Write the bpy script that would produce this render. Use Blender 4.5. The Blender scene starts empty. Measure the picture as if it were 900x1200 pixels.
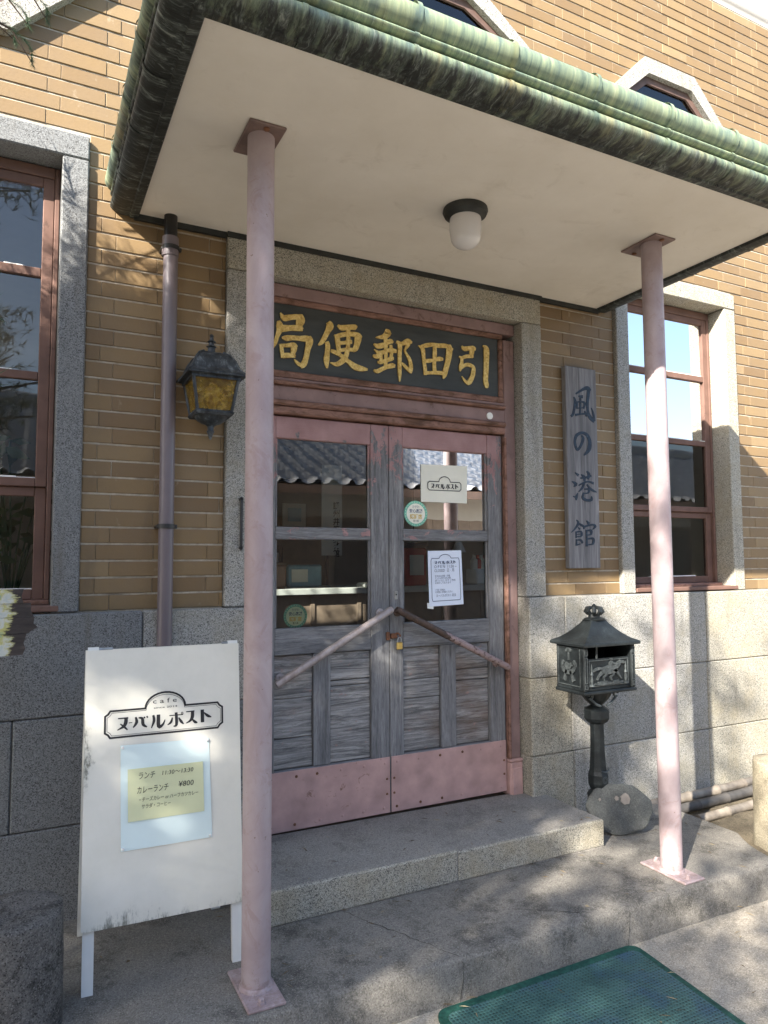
import bpy, math, random
import numpy as np
from mathutils import Vector

R = math.radians
random.seed(7)
rng = np.random.default_rng(7)
sc = bpy.context.scene
col = sc.collection

# ------------------------------------------------------------------ camera
cam_d = bpy.data.cameras.new('camera')
cam = bpy.data.objects.new('camera', cam_d)
col.objects.link(cam)
sc.camera = cam
cam_d.sensor_fit = 'VERTICAL'
cam_d.sensor_height = 24.0
cam_d.lens = 24.0 * 830.19 / 1200.0
cam_d.clip_start = 0.02
cam_d.clip_end = 2000
CAM = Vector((0.0, -3.0519, 0.19487))
YAW, PITCH, ROLL = R(26.9017), R(3.9689), R(-0.2728)
cam.location = CAM
cam.rotation_mode = 'QUATERNION'
_f = Vector((math.sin(YAW) * math.cos(PITCH), math.cos(YAW) * math.cos(PITCH), math.sin(PITCH)))
_r0 = Vector((math.cos(YAW), -math.sin(YAW), 0))
_u0 = _r0.cross(_f)
_r = _r0 * math.cos(ROLL) + _u0 * math.sin(ROLL)
_u = -_r0 * math.sin(ROLL) + _u0 * math.cos(ROLL)
from mathutils import Matrix
cam.rotation_quaternion = Matrix((_r, _u, -_f)).transposed().to_quaternion()

# ------------------------------------------------------------------ light
SUN = Vector((1.532, 1.0, -1.164)).normalized()          # direction the light travels
world = bpy.data.worlds.new('World')
sc.world = world
world.use_nodes = True
wn = world.node_tree
sky = wn.nodes.new('ShaderNodeTexSky')
sky.sky_type = 'NISHITA'
sky.sun_disc = False
sky.sun_elevation = math.asin(-SUN.z)
sky.sun_rotation = math.atan2(-SUN.x, -SUN.y)
sky.air_density = 1.0
sky.dust_density = 1.2
bg = wn.nodes['Background']
bg.inputs['Strength'].default_value = 0.12
wn.links.new(sky.outputs[0], bg.inputs['Color'])
sun_d = bpy.data.lights.new('sun', 'SUN')
sun_d.energy = 4.8
sun_d.angle = R(0.5)
sun_d.color = (1.0, 0.93, 0.83)
sun = bpy.data.objects.new('sun', sun_d)
col.objects.link(sun)
sun.rotation_mode = 'QUATERNION'
sun.rotation_quaternion = SUN.to_track_quat('-Z', 'Y')
sun.location = (-6, -6, 8)

vs = sc.view_settings
vs.view_transform = 'Standard'
vs.look = 'None'
vs.exposure = 2.06
vs.gamma = 1.0
vs.use_curve_mapping = False
sc.cycles.max_bounces = 10
sc.cycles.diffuse_bounces = 5
sc.cycles.glossy_bounces = 4
sc.cycles.transparent_max_bounces = 12
sc.cycles.use_denoising = True

# ------------------------------------------------------------------ materials
class G:
    def __init__(s, name):
        s.m = bpy.data.materials.new(name)
        s.m.use_nodes = True
        s.t = s.m.node_tree
        s.t.nodes.clear()
        s.o = s.t.nodes.new('ShaderNodeOutputMaterial')
    def n(s, typ, **kw):
        nd = s.t.nodes.new(typ)
        for k, v in kw.items():
            setattr(nd, k, v)
        return nd
    def put(s, sock, v):
        if v is None:
            return
        if hasattr(v, 'is_output') or hasattr(v, 'links'):
            s.t.links.new(v, sock)
        else:
            if sock.type == 'RGBA' and len(v) == 3:
                v = (*v, 1)
            sock.default_value = v
    def pos(s, scale=(1, 1, 1), obj=False):
        g = s.n('ShaderNodeTexCoord').outputs['Object'] if obj else s.n('ShaderNodeNewGeometry').outputs['Position']
        mp = s.n('ShaderNodeVectorMath', operation='MULTIPLY')
        s.t.links.new(g, mp.inputs[0])
        mp.inputs[1].default_value = scale
        return mp.outputs[0]
    def noise(s, scale, detail=4, rough=.55, vec=None, dist=0.0, color=False):
        nd = s.n('ShaderNodeTexNoise')
        s.put(nd.inputs['Vector'], vec if vec is not None else s.pos())
        nd.inputs['Scale'].default_value = scale
        nd.inputs['Detail'].default_value = detail
        nd.inputs['Roughness'].default_value = rough
        nd.inputs['Distortion'].default_value = dist
        return nd.outputs['Color' if color else 'Fac']
    def vor(s, scale, vec=None, feature='F1', out='Color'):
        nd = s.n('ShaderNodeTexVoronoi', feature=feature)
        s.put(nd.inputs['Vector'], vec if vec is not None else s.pos())
        nd.inputs['Scale'].default_value = scale
        return nd.outputs[out]
    def ramp(s, fac, stops, interp='LINEAR'):
        nd = s.n('ShaderNodeValToRGB')
        nd.color_ramp.interpolation = interp
        e = nd.color_ramp.elements
        while len(e) < len(stops):
            e.new(.5)
        for i, (p, c) in enumerate(stops):
            e[i].position = p
            if not hasattr(c, '__len__'):
                c = (c, c, c)
            e[i].color = (*c, 1)
        s.put(nd.inputs['Fac'], fac)
        return nd.outputs['Color']
    def mix(s, fac, a, b, mode='MIX'):
        nd = s.n('ShaderNodeMix', data_type='RGBA', blend_type=mode)
        s.put(nd.inputs[0], fac); s.put(nd.inputs[6], a); s.put(nd.inputs[7], b)
        return nd.outputs[2]
    def math(s, op, a, b=None, clamp=False):
        nd = s.n('ShaderNodeMath', operation=op, use_clamp=clamp)
        s.put(nd.inputs[0], a)
        if b is not None:
            s.put(nd.inputs[1], b)
        return nd.outputs[0]
    def sep(s, i, vec=None):
        nd = s.n('ShaderNodeSeparateXYZ')
        s.put(nd.inputs[0], vec if vec is not None else s.pos())
        return nd.outputs[i]
    def bump(s, h, strength=.5, dist=.002, normal=None):
        nd = s.n('ShaderNodeBump')
        nd.inputs['Strength'].default_value = strength
        nd.inputs['Distance'].default_value = dist
        s.put(nd.inputs['Height'], h)
        if normal is not None:
            s.put(nd.inputs['Normal'], normal)
        return nd.outputs[0]
    def rnd(s):
        a = s.n('ShaderNodeNewGeometry').outputs['Random Per Island']
        b = s.n('ShaderNodeObjectInfo').outputs['Random']
        return s.math('FRACT', s.math('ADD', a, b))
    def out(s, color, rough=.7, metal=0.0, normal=None, spec=.5, **kw):
        b = s.n('ShaderNodeBsdfPrincipled')
        s.put(b.inputs['Base Color'], color)
        s.put(b.inputs['Roughness'], rough)
        s.put(b.inputs['Metallic'], metal)
        s.put(b.inputs['Specular IOR Level'], spec)
        if normal is not None:
            s.put(b.inputs['Normal'], normal)
        for k, v in kw.items():
            s.put(b.inputs[k], v)
        s.t.links.new(b.outputs[0], s.o.inputs[0])
        return s.m

M = {}
def simple(name, c, rough=.6, metal=0.0, var=.15, scale=12, bump=.15, spec=.5):
    g = G(name)
    n = g.noise(scale, 5, .6)
    lo = tuple(x * (1 - var) for x in c); hi = tuple(min(1, x * (1 + var)) for x in c)
    cc = g.ramp(n, [(.3, lo), (.7, hi)])
    M[name] = g.out(cc, rough, metal, g.bump(g.noise(scale * 14, 3), bump, .001), spec)
    return M[name]

# brick tile: warm tan, each piece its own tone, faint dirt, pale bloom
g = G('brick_tile')
r = g.rnd()
base = g.ramp(r, [(0, (.17, .108, .050)), (.2, (.20, .131, .060)), (.5, (.225, .150, .069)), (.75, (.20, .133, .064)), (.9, (.24, .164, .079)), (1, (.262, .184, .094))])
m1 = g.noise(9, 5, .6)
base = g.mix(g.ramp(m1, [(.35, 0.0), (.75, .45)]), base, (.175, .125, .078), 'MIX')
bl = g.noise(17, 6, .7, g.pos((1, 1, .6)))
base = g.mix(g.ramp(bl, [(.62, 0.0), (.74, .5)]), base, (.42, .35, .26))
st = g.noise(3.2, 5, .65, g.pos((2.2, 1, .5)))
base = g.mix(g.ramp(st, [(.6, 0.0), (.8, .55)]), base, (.11, .078, .05))
sp = g.noise(260, 2, .5)
base = g.mix(g.ramp(sp, [(.63, 0.0), (.72, .35)]), base, (.13, .08, .045))
hgt = g.math('ADD', g.noise(380, 3), g.math('MULTIPLY', g.noise(60, 3), 1.5))
M['brick'] = g.out(base, .62, 0, g.bump(hgt, .35, .0012), .4)

g = G('mortar')
n = g.noise(30, 5, .65)
cc = g.ramp(n, [(.3, (.34, .29, .22)), (.6, (.50, .45, .37)), (.8, (.58, .53, .45))])
cc = g.mix(g.ramp(g.noise(5, 4), [(.55, 0.0), (.75, .7)]), cc, (.10, .085, .07))
M['mortar'] = g.out(cc, .9, 0, g.bump(g.noise(300, 4), .5, .002), .2)

def granite(name, tone, warm):
    g = G(name)
    a = g.vor(330, None, 'F1', 'Color')
    ax = g.n('ShaderNodeSeparateColor'); g.t.links.new(a, ax.inputs[0])
    grain = g.ramp(ax.outputs[0], [(0, (.03, .029, .028)), (.16, (.05, .048, .045)), (.2, tuple(.30 * x for x in tone)), (.5, tuple(.44 * x for x in tone)), (.75, tuple(.55 * x for x in tone)), (1, tuple(.70 * x for x in tone))])
    b = g.noise(900, 2)
    grain = g.mix(g.ramp(b, [(.3, .0), (.7, .35)]), grain, tuple(.5 * x for x in tone))
    big = g.noise(6, 6, .65)
    grain = g.mix(g.ramp(big, [(.45, 0.0), (.72, .5)]), grain, warm)
    run = g.noise(4, 5, .6, g.pos((3, 3, .35)))
    grain = g.mix(g.ramp(run, [(.56, 0.0), (.78, .5)]), grain, (.12, .10, .072))
    M[name] = g.out(grain, .72, 0, g.bump(g.math('ADD', g.noise(420, 3), ax.outputs[1]), .45, .0015), .35)
granite('granite', (.69, .675, .62), (.29, .26, .18))
granite('granite_grey_shade', (.38, .39, .39), (.17, .175, .17))  # left-hand stones: greyer, with the shade on them darkened into the colour
granite('granite_warm', (.74, .70, .58), (.32, .27, .165))

def concrete(name, c0, c1, dark, amt, speck=.5):
    g = G(name)
    n = g.noise(1.7, 9, .72)
    mid = tuple((a + b) / 2 for a, b in zip(c0, c1))
    cc = g.ramp(n, [(.3, tuple(.5 * a + .5 * b for a, b in zip(c0, mid))), (.7, c1)])
    d = g.noise(5.5, 10, .82)
    cc = g.mix(g.ramp(d, [(.49, 0.0), (.62, amt)]), cc, dark)
    gr = g.noise(150, 5, .8)
    cc = g.mix(g.ramp(gr, [(.38, .55), (.50, 0.0)]), cc, tuple(.5 * x + .2 * y for x, y in zip(dark, c0)))
    cc = g.mix(g.ramp(gr, [(.56, 0.0), (.68, .5)]), cc, tuple(min(.8, 1.45 * x) for x in c1))
    s = g.vor(300)
    sx = g.n('ShaderNodeSeparateColor'); g.t.links.new(s, sx.inputs[0])
    cc = g.mix(g.ramp(sx.outputs[0], [(.0, speck * .8), (.10, speck * .8), (.15, 0.0)]), cc, tuple(x * .3 for x in c0))
    cc = g.mix(g.ramp(sx.outputs[1], [(.86, 0.0), (.95, .45)]), cc, tuple(min(.8, 1.5 * x) for x in c1))
    h = g.math('ADD', gr, g.math('MULTIPLY', g.noise(24, 6, .75), 2.0))
    M[name] = g.out(cc, .9, 0, g.bump(h, .75, .005), .2)
concrete('slab_concrete', (.165, .155, .138), (.275, .256, .222), (.062, .059, .051), .75)
concrete('ground_concrete', (.34, .30, .245), (.50, .445, .36), (.15, .135, .105), .6)
concrete('dark_stone', (.075, .071, .066), (.20, .19, .178), (.02, .02, .017), .85, .95)
concrete('step_concrete', (.22, .207, .185), (.33, .31, .275), (.12, .112, .097), .55)
concrete('pale_stone', (.27, .24, .175), (.40, .355, .265), (.16, .135, .09), .5)
concrete('soil', (.10, .085, .06), (.2, .165, .115), (.05, .045, .03), .8)
concrete('boulder', (.08, .085, .083), (.125, .13, .125), (.05, .055, .052), .5, .25)

# painted pink steel, chalky with scuffs
g = G('pink_paint')
n = g.noise(7, 7, .68, g.pos((1, 1, .7)), .6)
cc = g.ramp(n, [(.3, (.30, .228, .232)), (.5, (.36, .288, .294)), (.72, (.41, .343, .346))])
w = g.noise(9, 8, .72, None, 1.8)
cc = g.mix(g.ramp(w, [(.55, 0.0), (.62, .5)]), cc, (.29, .20, .195))
fl = g.noise(55, 4, .6)
cc = g.mix(g.ramp(fl, [(.71, 0.0), (.73, .85)]), cc, (.17, .10, .075))
gz_ = g.math('ADD', g.math('MULTIPLY', g.math('SUBTRACT', g.sep(2), -1.06), -9.0), g.math('MULTIPLY', g.math('SUBTRACT', g.noise(40, 6, .7), .5), 5.0))
cc = g.mix(g.ramp(gz_, [(.5, 0.0), (1.2, .45)]), cc, (.2, .135, .115))
M['pink'] = g.out(cc, .55, 0, g.bump(g.noise(70, 4), .2, .001), .4)

# painted joinery: dusty pink gone bare and brown in flakes
def joinery(name, paint, bare, lo, hi, grain):
    g = G(name)
    n = g.noise(22, 7, .72, g.pos(grain), 1.0)
    big = g.noise(2.6, 4, .6)
    fac = g.math('ADD', g.math('MULTIPLY', n, .7), g.math('MULTIPLY', big, .3))
    p = g.ramp(g.noise(11, 5), [(.3, tuple(x * .82 for x in paint)), (.7, tuple(min(1, x * 1.14) for x in paint))])
    b = g.ramp(g.noise(60, 5, .7, g.pos(grain)), [(.3, tuple(x * .45 for x in bare)), (.7, bare)])
    cc = g.mix(g.ramp(fac, [(lo, 0.0), (hi, 1.0)]), p, b)
    h = g.math('ADD', g.ramp(fac, [(lo, 1.0), (hi, 0.0)]), g.math('MULTIPLY', g.noise(120, 4, .7, g.pos(grain)), .5))
    M[name] = g.out(cc, .72, 0, g.bump(h, .5, .0015), .3)
joinery('frame_paint', (.27, .18, .165), (.165, .098, .07), .56, .66, (.6, 1, .6))
joinery('frame_bare', (.27, .15, .115), (.14, .07, .04), .46, .60, (.3, 1, .8))
joinery('sash_paint', (.15, .086, .066), (.08, .047, .036), .56, .64, (.5, 1, .5))
joinery('kick_paint', (.47, .30, .27), (.30, .16, .12), .60, .66, (1, 1, 1))

# door timber: paint survives at the top, silver grey and cracked below
def door_wood(name, grain, level):
    g = G(name)
    gr = g.noise(44, 9, .8, g.pos(tuple(a if a > .5 else .06 for a in grain)), .5)
    wood = g.ramp(gr, [(.28, (.07, .07, .072)), (.42, (.15, .15, .153)), (.56, (.235, .235, .238)), (.74, (.37, .365, .36))])
    fine = g.noise(160, 4, .7, g.pos(grain))
    wood = g.mix(g.ramp(fine, [(.35, .35), (.55, 0.0)]), wood, (.04, .037, .035))
    paint = g.ramp(g.noise(10, 5), [(.3, (.30, .175, .17)), (.7, (.40, .25, .24))])
    z = g.sep(2)
    hz = g.math('MULTIPLY', g.math('SUBTRACT', z, level), 1.15)
    msk = g.math('ADD', hz, g.math('MULTIPLY', g.math('SUBTRACT', g.noise(15, 8, .75, g.pos(tuple(.5 + .5 * x for x in grain)), .8), .5), 2.4))
    mf = g.ramp(msk, [(.44, 0.0), (.5, 1.0)])
    cc = g.mix(mf, wood, paint)
    h = g.math('ADD', g.math('MULTIPLY', gr, 1.0), g.math('MULTIPLY', mf, .35))
    M[name] = g.out(cc, .8, 0, g.bump(h, .7, .0035), .25)
door_wood('door_wood_v', (1, 1, .12), .32)
door_wood('door_wood_h', (.12, 1, 1), .10)
g = G('panel_board')
gr = g.noise(46, 10, .82, g.pos((.07, 1, 1.2)), .9)
cc = g.ramp(gr, [(.34, (.07, .07, .07)), (.44, (.18, .177, .173)), (.53, (.32, .31, .30)), (.62, (.46, .445, .43)), (.75, (.60, .58, .55))])
cc = g.mix(g.ramp(g.noise(3.3, 5, .6, g.pos((.5, 1, 1))), [(.55, 0.0), (.72, .6)]), cc, (.17, .10, .06))
cc = g.mix(g.ramp(g.noise(26, 6, .7, g.pos((.5, 1, 1))), [(.62, 0.0), (.66, .6)]), cc, (.40, .24, .21))
M['panel_board'] = g.out(cc, .82, 0, g.bump(gr, 1.0, .008), .2)

# plaque timber
g = G('plaque_wood')
wv = g.noise(26, 8, .7, g.pos((1, 1, .05)), 1.6)
cc = g.ramp(wv, [(.3, (.085, .083, .085)), (.45, (.15, .147, .15)), (.6, (.23, .225, .23)), (.75, (.36, .35, .34))])
M['plaque_wood'] = g.out(cc, .8, 0, g.bump(wv, .6, .003), .25)

# old copper: green and ochre streaks, unwashed dark underside
def verdigris(name, ax, base_lev):
    g = G(name)
    s1 = g.noise(40, 9, .76, g.pos(ax), .5)
    s2 = g.noise(7, 5, .6, g.pos(ax))
    cc = g.ramp(s1, [(.27, (.03, .05, .05)), (.38, (.10, .145, .11)), (.5, (.20, .255, .17)), (.62, (.29, .335, .20)), (.78, (.45, .465, .33))])
    cc = g.mix(g.ramp(s2, [(.50, 0.0), (.68, .8)]), cc, g.ramp(g.rnd(), [(0, (.06, .10, .105)), (.35, (.12, .17, .14)), (.6, (.22, .22, .10)), (.8, (.25, .18, .07)), (1, (.16, .10, .05))]))
    cc = g.mix(g.ramp(g.noise(11, 6, .65, g.pos(tuple(.4 + .6 * a for a in ax))), [(.55, 0.0), (.68, .7)]), cc, (.075, .12, .125))
    cc = g.mix(g.ramp(g.noise(90, 4, .6, g.pos(ax)), [(.60, 0.0), (.72, .45)]), cc, (.5, .52, .42))
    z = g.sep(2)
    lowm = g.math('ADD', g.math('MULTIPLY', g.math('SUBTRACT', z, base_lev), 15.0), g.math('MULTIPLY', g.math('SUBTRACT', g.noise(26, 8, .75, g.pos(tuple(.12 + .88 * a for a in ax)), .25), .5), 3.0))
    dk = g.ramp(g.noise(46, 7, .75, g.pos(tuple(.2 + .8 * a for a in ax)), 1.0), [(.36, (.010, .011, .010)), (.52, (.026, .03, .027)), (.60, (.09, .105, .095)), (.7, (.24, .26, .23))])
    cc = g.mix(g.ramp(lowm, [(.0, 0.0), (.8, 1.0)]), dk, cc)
    M[name] = g.out(cc, .6, 0.0, g.bump(s1, .4, .003), .4)
verdigris('verdigris', (1, .13, .07), 1.641)
verdigris('verdigris_side', (.13, 1, .07), 1.715)

simple('dark_metal', (.028, .03, .027), .6, .2, .35, 20, .3)
g = G('soffit')
n = g.noise(1.8, 6, .65)
cc = g.ramp(n, [(.3, (.64, .595, .515)), (.7, (.75, .71, .635))])
cc = g.mix(g.ramp(g.noise(4.2, 7, .7, None, 1.5), [(.58, 0.0), (.75, .35)]), cc, (.42, .37, .29))
cc = g.mix(g.ramp(g.noise(1.1, 8, .75, None, .6), [(.56, 0.0), (.70, .3)]), cc, (.47, .41, .32))
M['soffit'] = g.out(cc, .75, 0, g.bump(g.noise(8, 5), .15, .004), .3)

g = G('gold_leaf')
n = g.noise(70, 5, .7)
cc = g.ramp(n, [(.3, (.42, .22, .045)), (.5, (.70, .47, .13)), (.7, (.88, .68, .28))])
M['gold'] = g.out(cc, .45, .35, g.bump(n, .3, .001), .5)
g = G('sign_board')
n = g.noise(12, 6, .7, g.pos((.2, 1, 1)))
cc = g.ramp(n, [(.3, (.030, .034, .032)), (.7, (.068, .073, .068))])
M['sign_board'] = g.out(cc, .55, 0, g.bump(g.noise(90, 3, .6, g.pos((.1, 1, 1))), .2, .001), .4)
g = G('blue_paint')
n = g.noise(60, 5, .7)
M['blue_paint'] = g.out(g.ramp(n, [(.3, (.008, .014, .024)), (.6, (.018, .038, .065)), (.75, (.06, .09, .12))]), .7)

# glass: thin pane, mirror by Fresnel over clear
def glass(name, ior, tint):
    g = G(name)
    fr = g.n('ShaderNodeFresnel'); fr.inputs['IOR'].default_value = ior
    gl = g.n('ShaderNodeBsdfGlossy'); gl.inputs['Roughness'].default_value = 0.0
    nb = g.bump(g.noise(2.2, 3, .5), .04, .02)
    g.t.links.new(nb, gl.inputs['Normal'])
    tr = g.n('ShaderNodeBsdfTransparent'); tr.inputs[0].default_value = (*tint, 1)
    mx = g.n('ShaderNodeMixShader')
    g.t.links.new(fr.outputs[0], mx.inputs[0]); g.t.links.new(tr.outputs[0], mx.inputs[1]); g.t.links.new(gl.outputs[0], mx.inputs[2])
    g.t.links.new(mx.outputs[0], g.o.inputs[0])
    M[name] = g.m
glass('window_glass', 1.72, (.86, .9, .88))
glass('door_glass', 1.95, (.9, .93, .91))
g = G('amber_glass')
n = g.noise(38, 4, .6)
M['amber'] = g.out(g.ramp(n, [(.35, (.20, .10, .010)), (.5, (.42, .26, .03)), (.7, (.70, .50, .12))]), .18, 0, g.bump(g.noise(45, 4), .8, .006), .6, **{'Transmission Weight': .6})
M['opal'] = simple('opal', (.62, .60, .58), .25, 0, .05, 3, .02)

g = G('cast_iron')
n = g.noise(20, 7, .7)
cc = g.ramp(n, [(.3, (.007, .009, .010)), (.55, (.016, .021, .023)), (.75, (.04, .048, .05))])
cc = g.mix(g.ramp(g.noise(120, 4, .7), [(.62, 0.0), (.78, .45)]), cc, (.12, .135, .14))
M['iron'] = g.out(cc, .55, .25, g.bump(g.noise(130, 4), .5, .002), .5)
g = G('iron_relief')
n = g.noise(60, 6, .7)
cc = g.ramp(n, [(.3, (.03, .036, .038)), (.6, (.10, .115, .117)), (.8, (.22, .235, .235))])
M['iron_relief'] = g.out(cc, .5, .3, g.bump(g.noise(160, 3), .4, .002), .5)
g = G('lantern_metal')
n = g.noise(34, 6, .72, g.pos((1, 1, .35)))
cc = g.ramp(n, [(.35, (.015, .018, .022)), (.55, (.05, .06, .07)), (.7, (.19, .22, .24)), (.8, (.36, .4, .42))])
M['lantern'] = g.out(cc, .5, .3, g.bump(n, .3, .002), .5)

simple('pipe_plastic', (.15, .125, .135), .38, 0, .08, 4, .03)
simple('pipe_black', (.012, .011, .011), .3, 0, .2, 5, .03)
simple('steel_dark', (.05, .05, .05), .45, .6, .3, 25, .2)
simple('steel_galv', (.36, .37, .36), .38, .6, .25, 25, .15)
g = G('bar_rust')
n = g.noise(40, 6, .7)
up_ = g.math('ADD', g.math('MULTIPLY', g.math('SUBTRACT', g.sep(0), 1.85), 8.0), g.math('MULTIPLY', g.math('SUBTRACT', n, .5), 2.5))
cc = g.mix(g.ramp(up_, [(.3, 0.0), (.6, 1.0)]), g.ramp(n, [(.35, (.045, .03, .022)), (.7, (.11, .065, .045))]), g.ramp(n, [(.40, (.10, .06, .045)), (.46, (.30, .215, .20)), (.7, (.36, .27, .255))]))
M['bar_rust'] = g.out(cc, .6, .1, g.bump(n, .3, .002))
g = G('bar_pale')
n = g.noise(22, 6, .7, g.pos((1, 1, .5)))
M['bar_pale'] = g.out(g.ramp(n, [(.34, (.24, .20, .19)), (.48, (.33, .285, .275)), (.6, (.38, .33, .32)), (.75, (.36, .35, .345))]), .5, .25, g.bump(n, .3, .002))
simple('brass', (.72, .52, .17), .35, .8, .15, 20, .1)
simple('rust', (.16, .07, .035), .8, .1, .4, 40, .5)
g = G('board_white')
n = g.noise(6, 6, .65)
cc = g.ramp(n, [(.3, (.70, .685, .60)), (.7, (.79, .77, .685))])
zz = g.sep(2); xx = g.sep(0)
st_ = g.noise(60, 8, .8, g.pos((1, 1, .22)), .3)
patch = g.noise(5.5, 5, .7)
foot = g.math('ADD', g.math('MULTIPLY', g.math('SUBTRACT', zz, -.915), -14.0), g.math('MULTIPLY', g.math('SUBTRACT', patch, .5), 3.0))
side = g.math('ADD', g.math('MULTIPLY', g.math('SUBTRACT', xx, .225), -22.0), g.math('MULTIPLY', g.math('SUBTRACT', g.noise(4, 5, .7), .5), 6.0))
m_ = g.math('MAXIMUM', g.ramp(foot, [(.0, 0.0), (1.0, 1.0)]), g.ramp(side, [(.5, 0.0), (1.0, .8)]))
m_ = g.math('MAXIMUM', m_, g.ramp(g.noise(2.2, 4, .6), [(.66, 0.0), (.8, .35)]))
dirt = g.ramp(g.math('ADD', st_, g.math('MULTIPLY', m_, .22)), [(.60, 0.0), (.74, 1.0)])
cc = g.mix(g.math('MULTIPLY', dirt, g.math('ADD', m_, .08)), cc, (.055, .058, .045))
cc = g.mix(g.math('MULTIPLY', m_, .25), cc, (.38, .38, .30))
M['board_white'] = g.out(cc, .62, 0, g.bump(n, .1, .002), .35)
simple('plate_brown', (.17, .115, .10), .6, 0, .25, 20, .2)
simple('board_leg', (.74, .75, .72), .6, 0, .06, 6, .1)
simple('bulb_yellow', (.75, .62, .22), .4, 0, .1, 20, .1)
simple('sash_dark', (.10, .06, .048), .7, 0, .2, 20, .2)
simple('paper_white', (.80, .80, .76), .75, 0, .04, 5, .05)
simple('paper_cream', (.78, .76, .64), .75, 0, .05, 5, .05)
simple('paper_pale_blue', (.70, .83, .82), .35, 0, .05, 4, .05)
simple('paper_lilac', (.72, .78, .88), .7, 0, .04, 4, .05)
simple('paper_yellow', (.66, .68, .42), .7, 0, .06, 5, .05)
simple('ink', (.02, .02, .022), .6, 0, .1, 30, .0)
simple('ink_blue', (.10, .13, .2), .7, 0, .1, 30, .0)
simple('ink_red', (.35, .12, .08), .7, 0, .1, 30, .0)
simple('sticker_green', (.16, .45, .33), .5, 0, .1, 8, .0)
simple('sticker_pale', (.62, .72, .5), .5, 0, .1, 8, .0)
simple('plaster', (.50, .48, .45), .8, 0, .06, 3, .1)
simple('interior_wall', (.48, .46, .43), .85, 0, .1, 2, .05)
simple('interior_floor', (.11, .075, .05), .6, 0, .2, 5, .1)
simple('counter_top', (.48, .50, .48), .45, 0, .08, 5, .05)
simple('counter_front', (.22, .165, .125), .6, 0, .2, 5, .1)
simple('pillar_wood', (.34, .22, .16), .6, 0, .15, 6, .1)
simple('red_plastic', (.42, .03, .025), .4, 0, .1, 6, .0)
simple('machine_dark', (.05, .03, .03), .4, 0, .2, 9, .1)
simple('cream_plastic', (.6, .57, .48), .5, 0, .08, 6, .0)
simple('blue_card', (.22, .38, .44), .6, 0, .2, 9, .0)
simple('basket_white', (.62, .62, .6), .5, 0, .1, 9, .0)
simple('lichen', (.23, .205, .18), .9, 0, .15, 40, .3)
simple('lichen_green', (.11, .15, .11), .9, 0, .2, 30, .3)
simple('crack_dark', (.045, .042, .036), .95, 0, .3, 40, .2)
g = G('mat_rubber')
n = g.noise(5, 5, .65)
cc = g.ramp(n, [(.32, (.03, .085, .078)), (.55, (.055, .13, .12)), (.7, (.055, .11, .145))])
cc = g.mix(g.ramp(g.noise(3.4, 4, .6), [(.56, 0.0), (.72, .7)]), cc, (.035, .08, .16))
rv = g.n('ShaderNodeTexVoronoi'); rv.inputs['Randomness'].default_value = .12; rv.inputs['Scale'].default_value = 74; g.put(rv.inputs['Vector'], g.pos((1, 1, .002))); cell = rv.outputs['Distance']
cc = g.mix(g.ramp(cell, [(.25, .9), (.40, 0.0)]), cc, (.003, .012, .010))
M['mat_rubber'] = g.out(cc, .65, 0, g.bump(cell, .8, .006), .35)
g = G('mat_edge')
M['mat_edge'] = g.out(g.ramp(g.noise(60, 5), [(.3, (.008, .04, .03)), (.7, (.022, .10, .075))]), .7, 0, g.bump(g.noise(150, 3), .6, .003), .3)
g = G('bamboo')
n = g.noise(14, 5, .6)
M['bamboo'] = g.out(g.ramp(n, [(.3, (.12, .10, .08)), (.7, (.27, .235, .19))]), .6, 0, g.bump(g.noise(60, 4, .6, g.pos((.2, 1, 1))), .3, .001))
simple('bamboo_dark', (.065, .06, .055), .65, 0, .3, 20, .2)
g = G('pine_needles')
r = g.rnd()
cc = g.ramp(r, [(0, (.018, .042, .018)), (.5, (.035, .075, .03)), (1, (.07, .115, .05))])
M['needles'] = g.out(cc, .6, 0, None, .3)
g = G('pine_bark')
n = g.noise(14, 6, .7, g.pos((1, 1, .4)))
M['bark'] = g.out(g.ramp(n, [(.35, (.03, .022, .017)), (.65, (.13, .095, .07))]), .9, 0, g.bump(n, .9, .02), .2)
g = G('dry_leaf')
M['dry_leaf'] = g.out(g.ramp(g.rnd(), [(0, (.06, .04, .02)), (.5, (.16, .11, .055)), (1, (.32, .27, .17))]), .8)
g = G('leaf')
M['leaf'] = g.out(g.ramp(g.noise(8, 3), [(.3, (.018, .05, .02)), (.7, (.05, .11, .04))]), .45)
g = G('roof_tile')
n = g.noise(5, 5, .6)
cc = g.ramp(n, [(.3, (.34, .34, .34)), (.7, (.60, .60, .59))])
M['roof_tile'] = g.out(cc, .5, 0, g.bump(g.noise(80, 3), .3, .003), .5)
g = G('painted_plank')
px = g.sep(0)
edge = g.math('ADD', g.math('MULTIPLY', g.math('ADD', px, .072), 12.0), g.math('MULTIPLY', g.math('SUBTRACT', g.noise(30, 5, .7, g.pos((.35, 1, 1))), .5), 1.6))
art = g.ramp(g.noise(26, 4, .6, None, 1.0), [(.36, (.45, .50, .46)), (.5, (.56, .57, .52)), (.60, (.50, .47, .16)), (.7, (.22, .36, .33))])
dk = g.ramp(g.noise(40, 6, .7, g.pos((.15, 1, 1))), [(.35, (.015, .012, .011)), (.6, (.05, .038, .034)), (.78, (.15, .125, .11))])
band = g.ramp(edge, [(.0, 0.0), (.25, 1.0), (.6, 1.0), (.7, 0.0)])
cc = g.mix(g.ramp(edge, [(.40, 0.0), (.52, 1.0)]), g.mix(g.ramp(edge, [(.30, 0.0), (.42, .75)]), art, (.45, .42, .12)), dk)
M['painted_plank'] = g.out(cc, .6, 0, g.bump(g.noise(40, 5, .7, g.pos((.15, 1, 1))), .5, .002))

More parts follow.
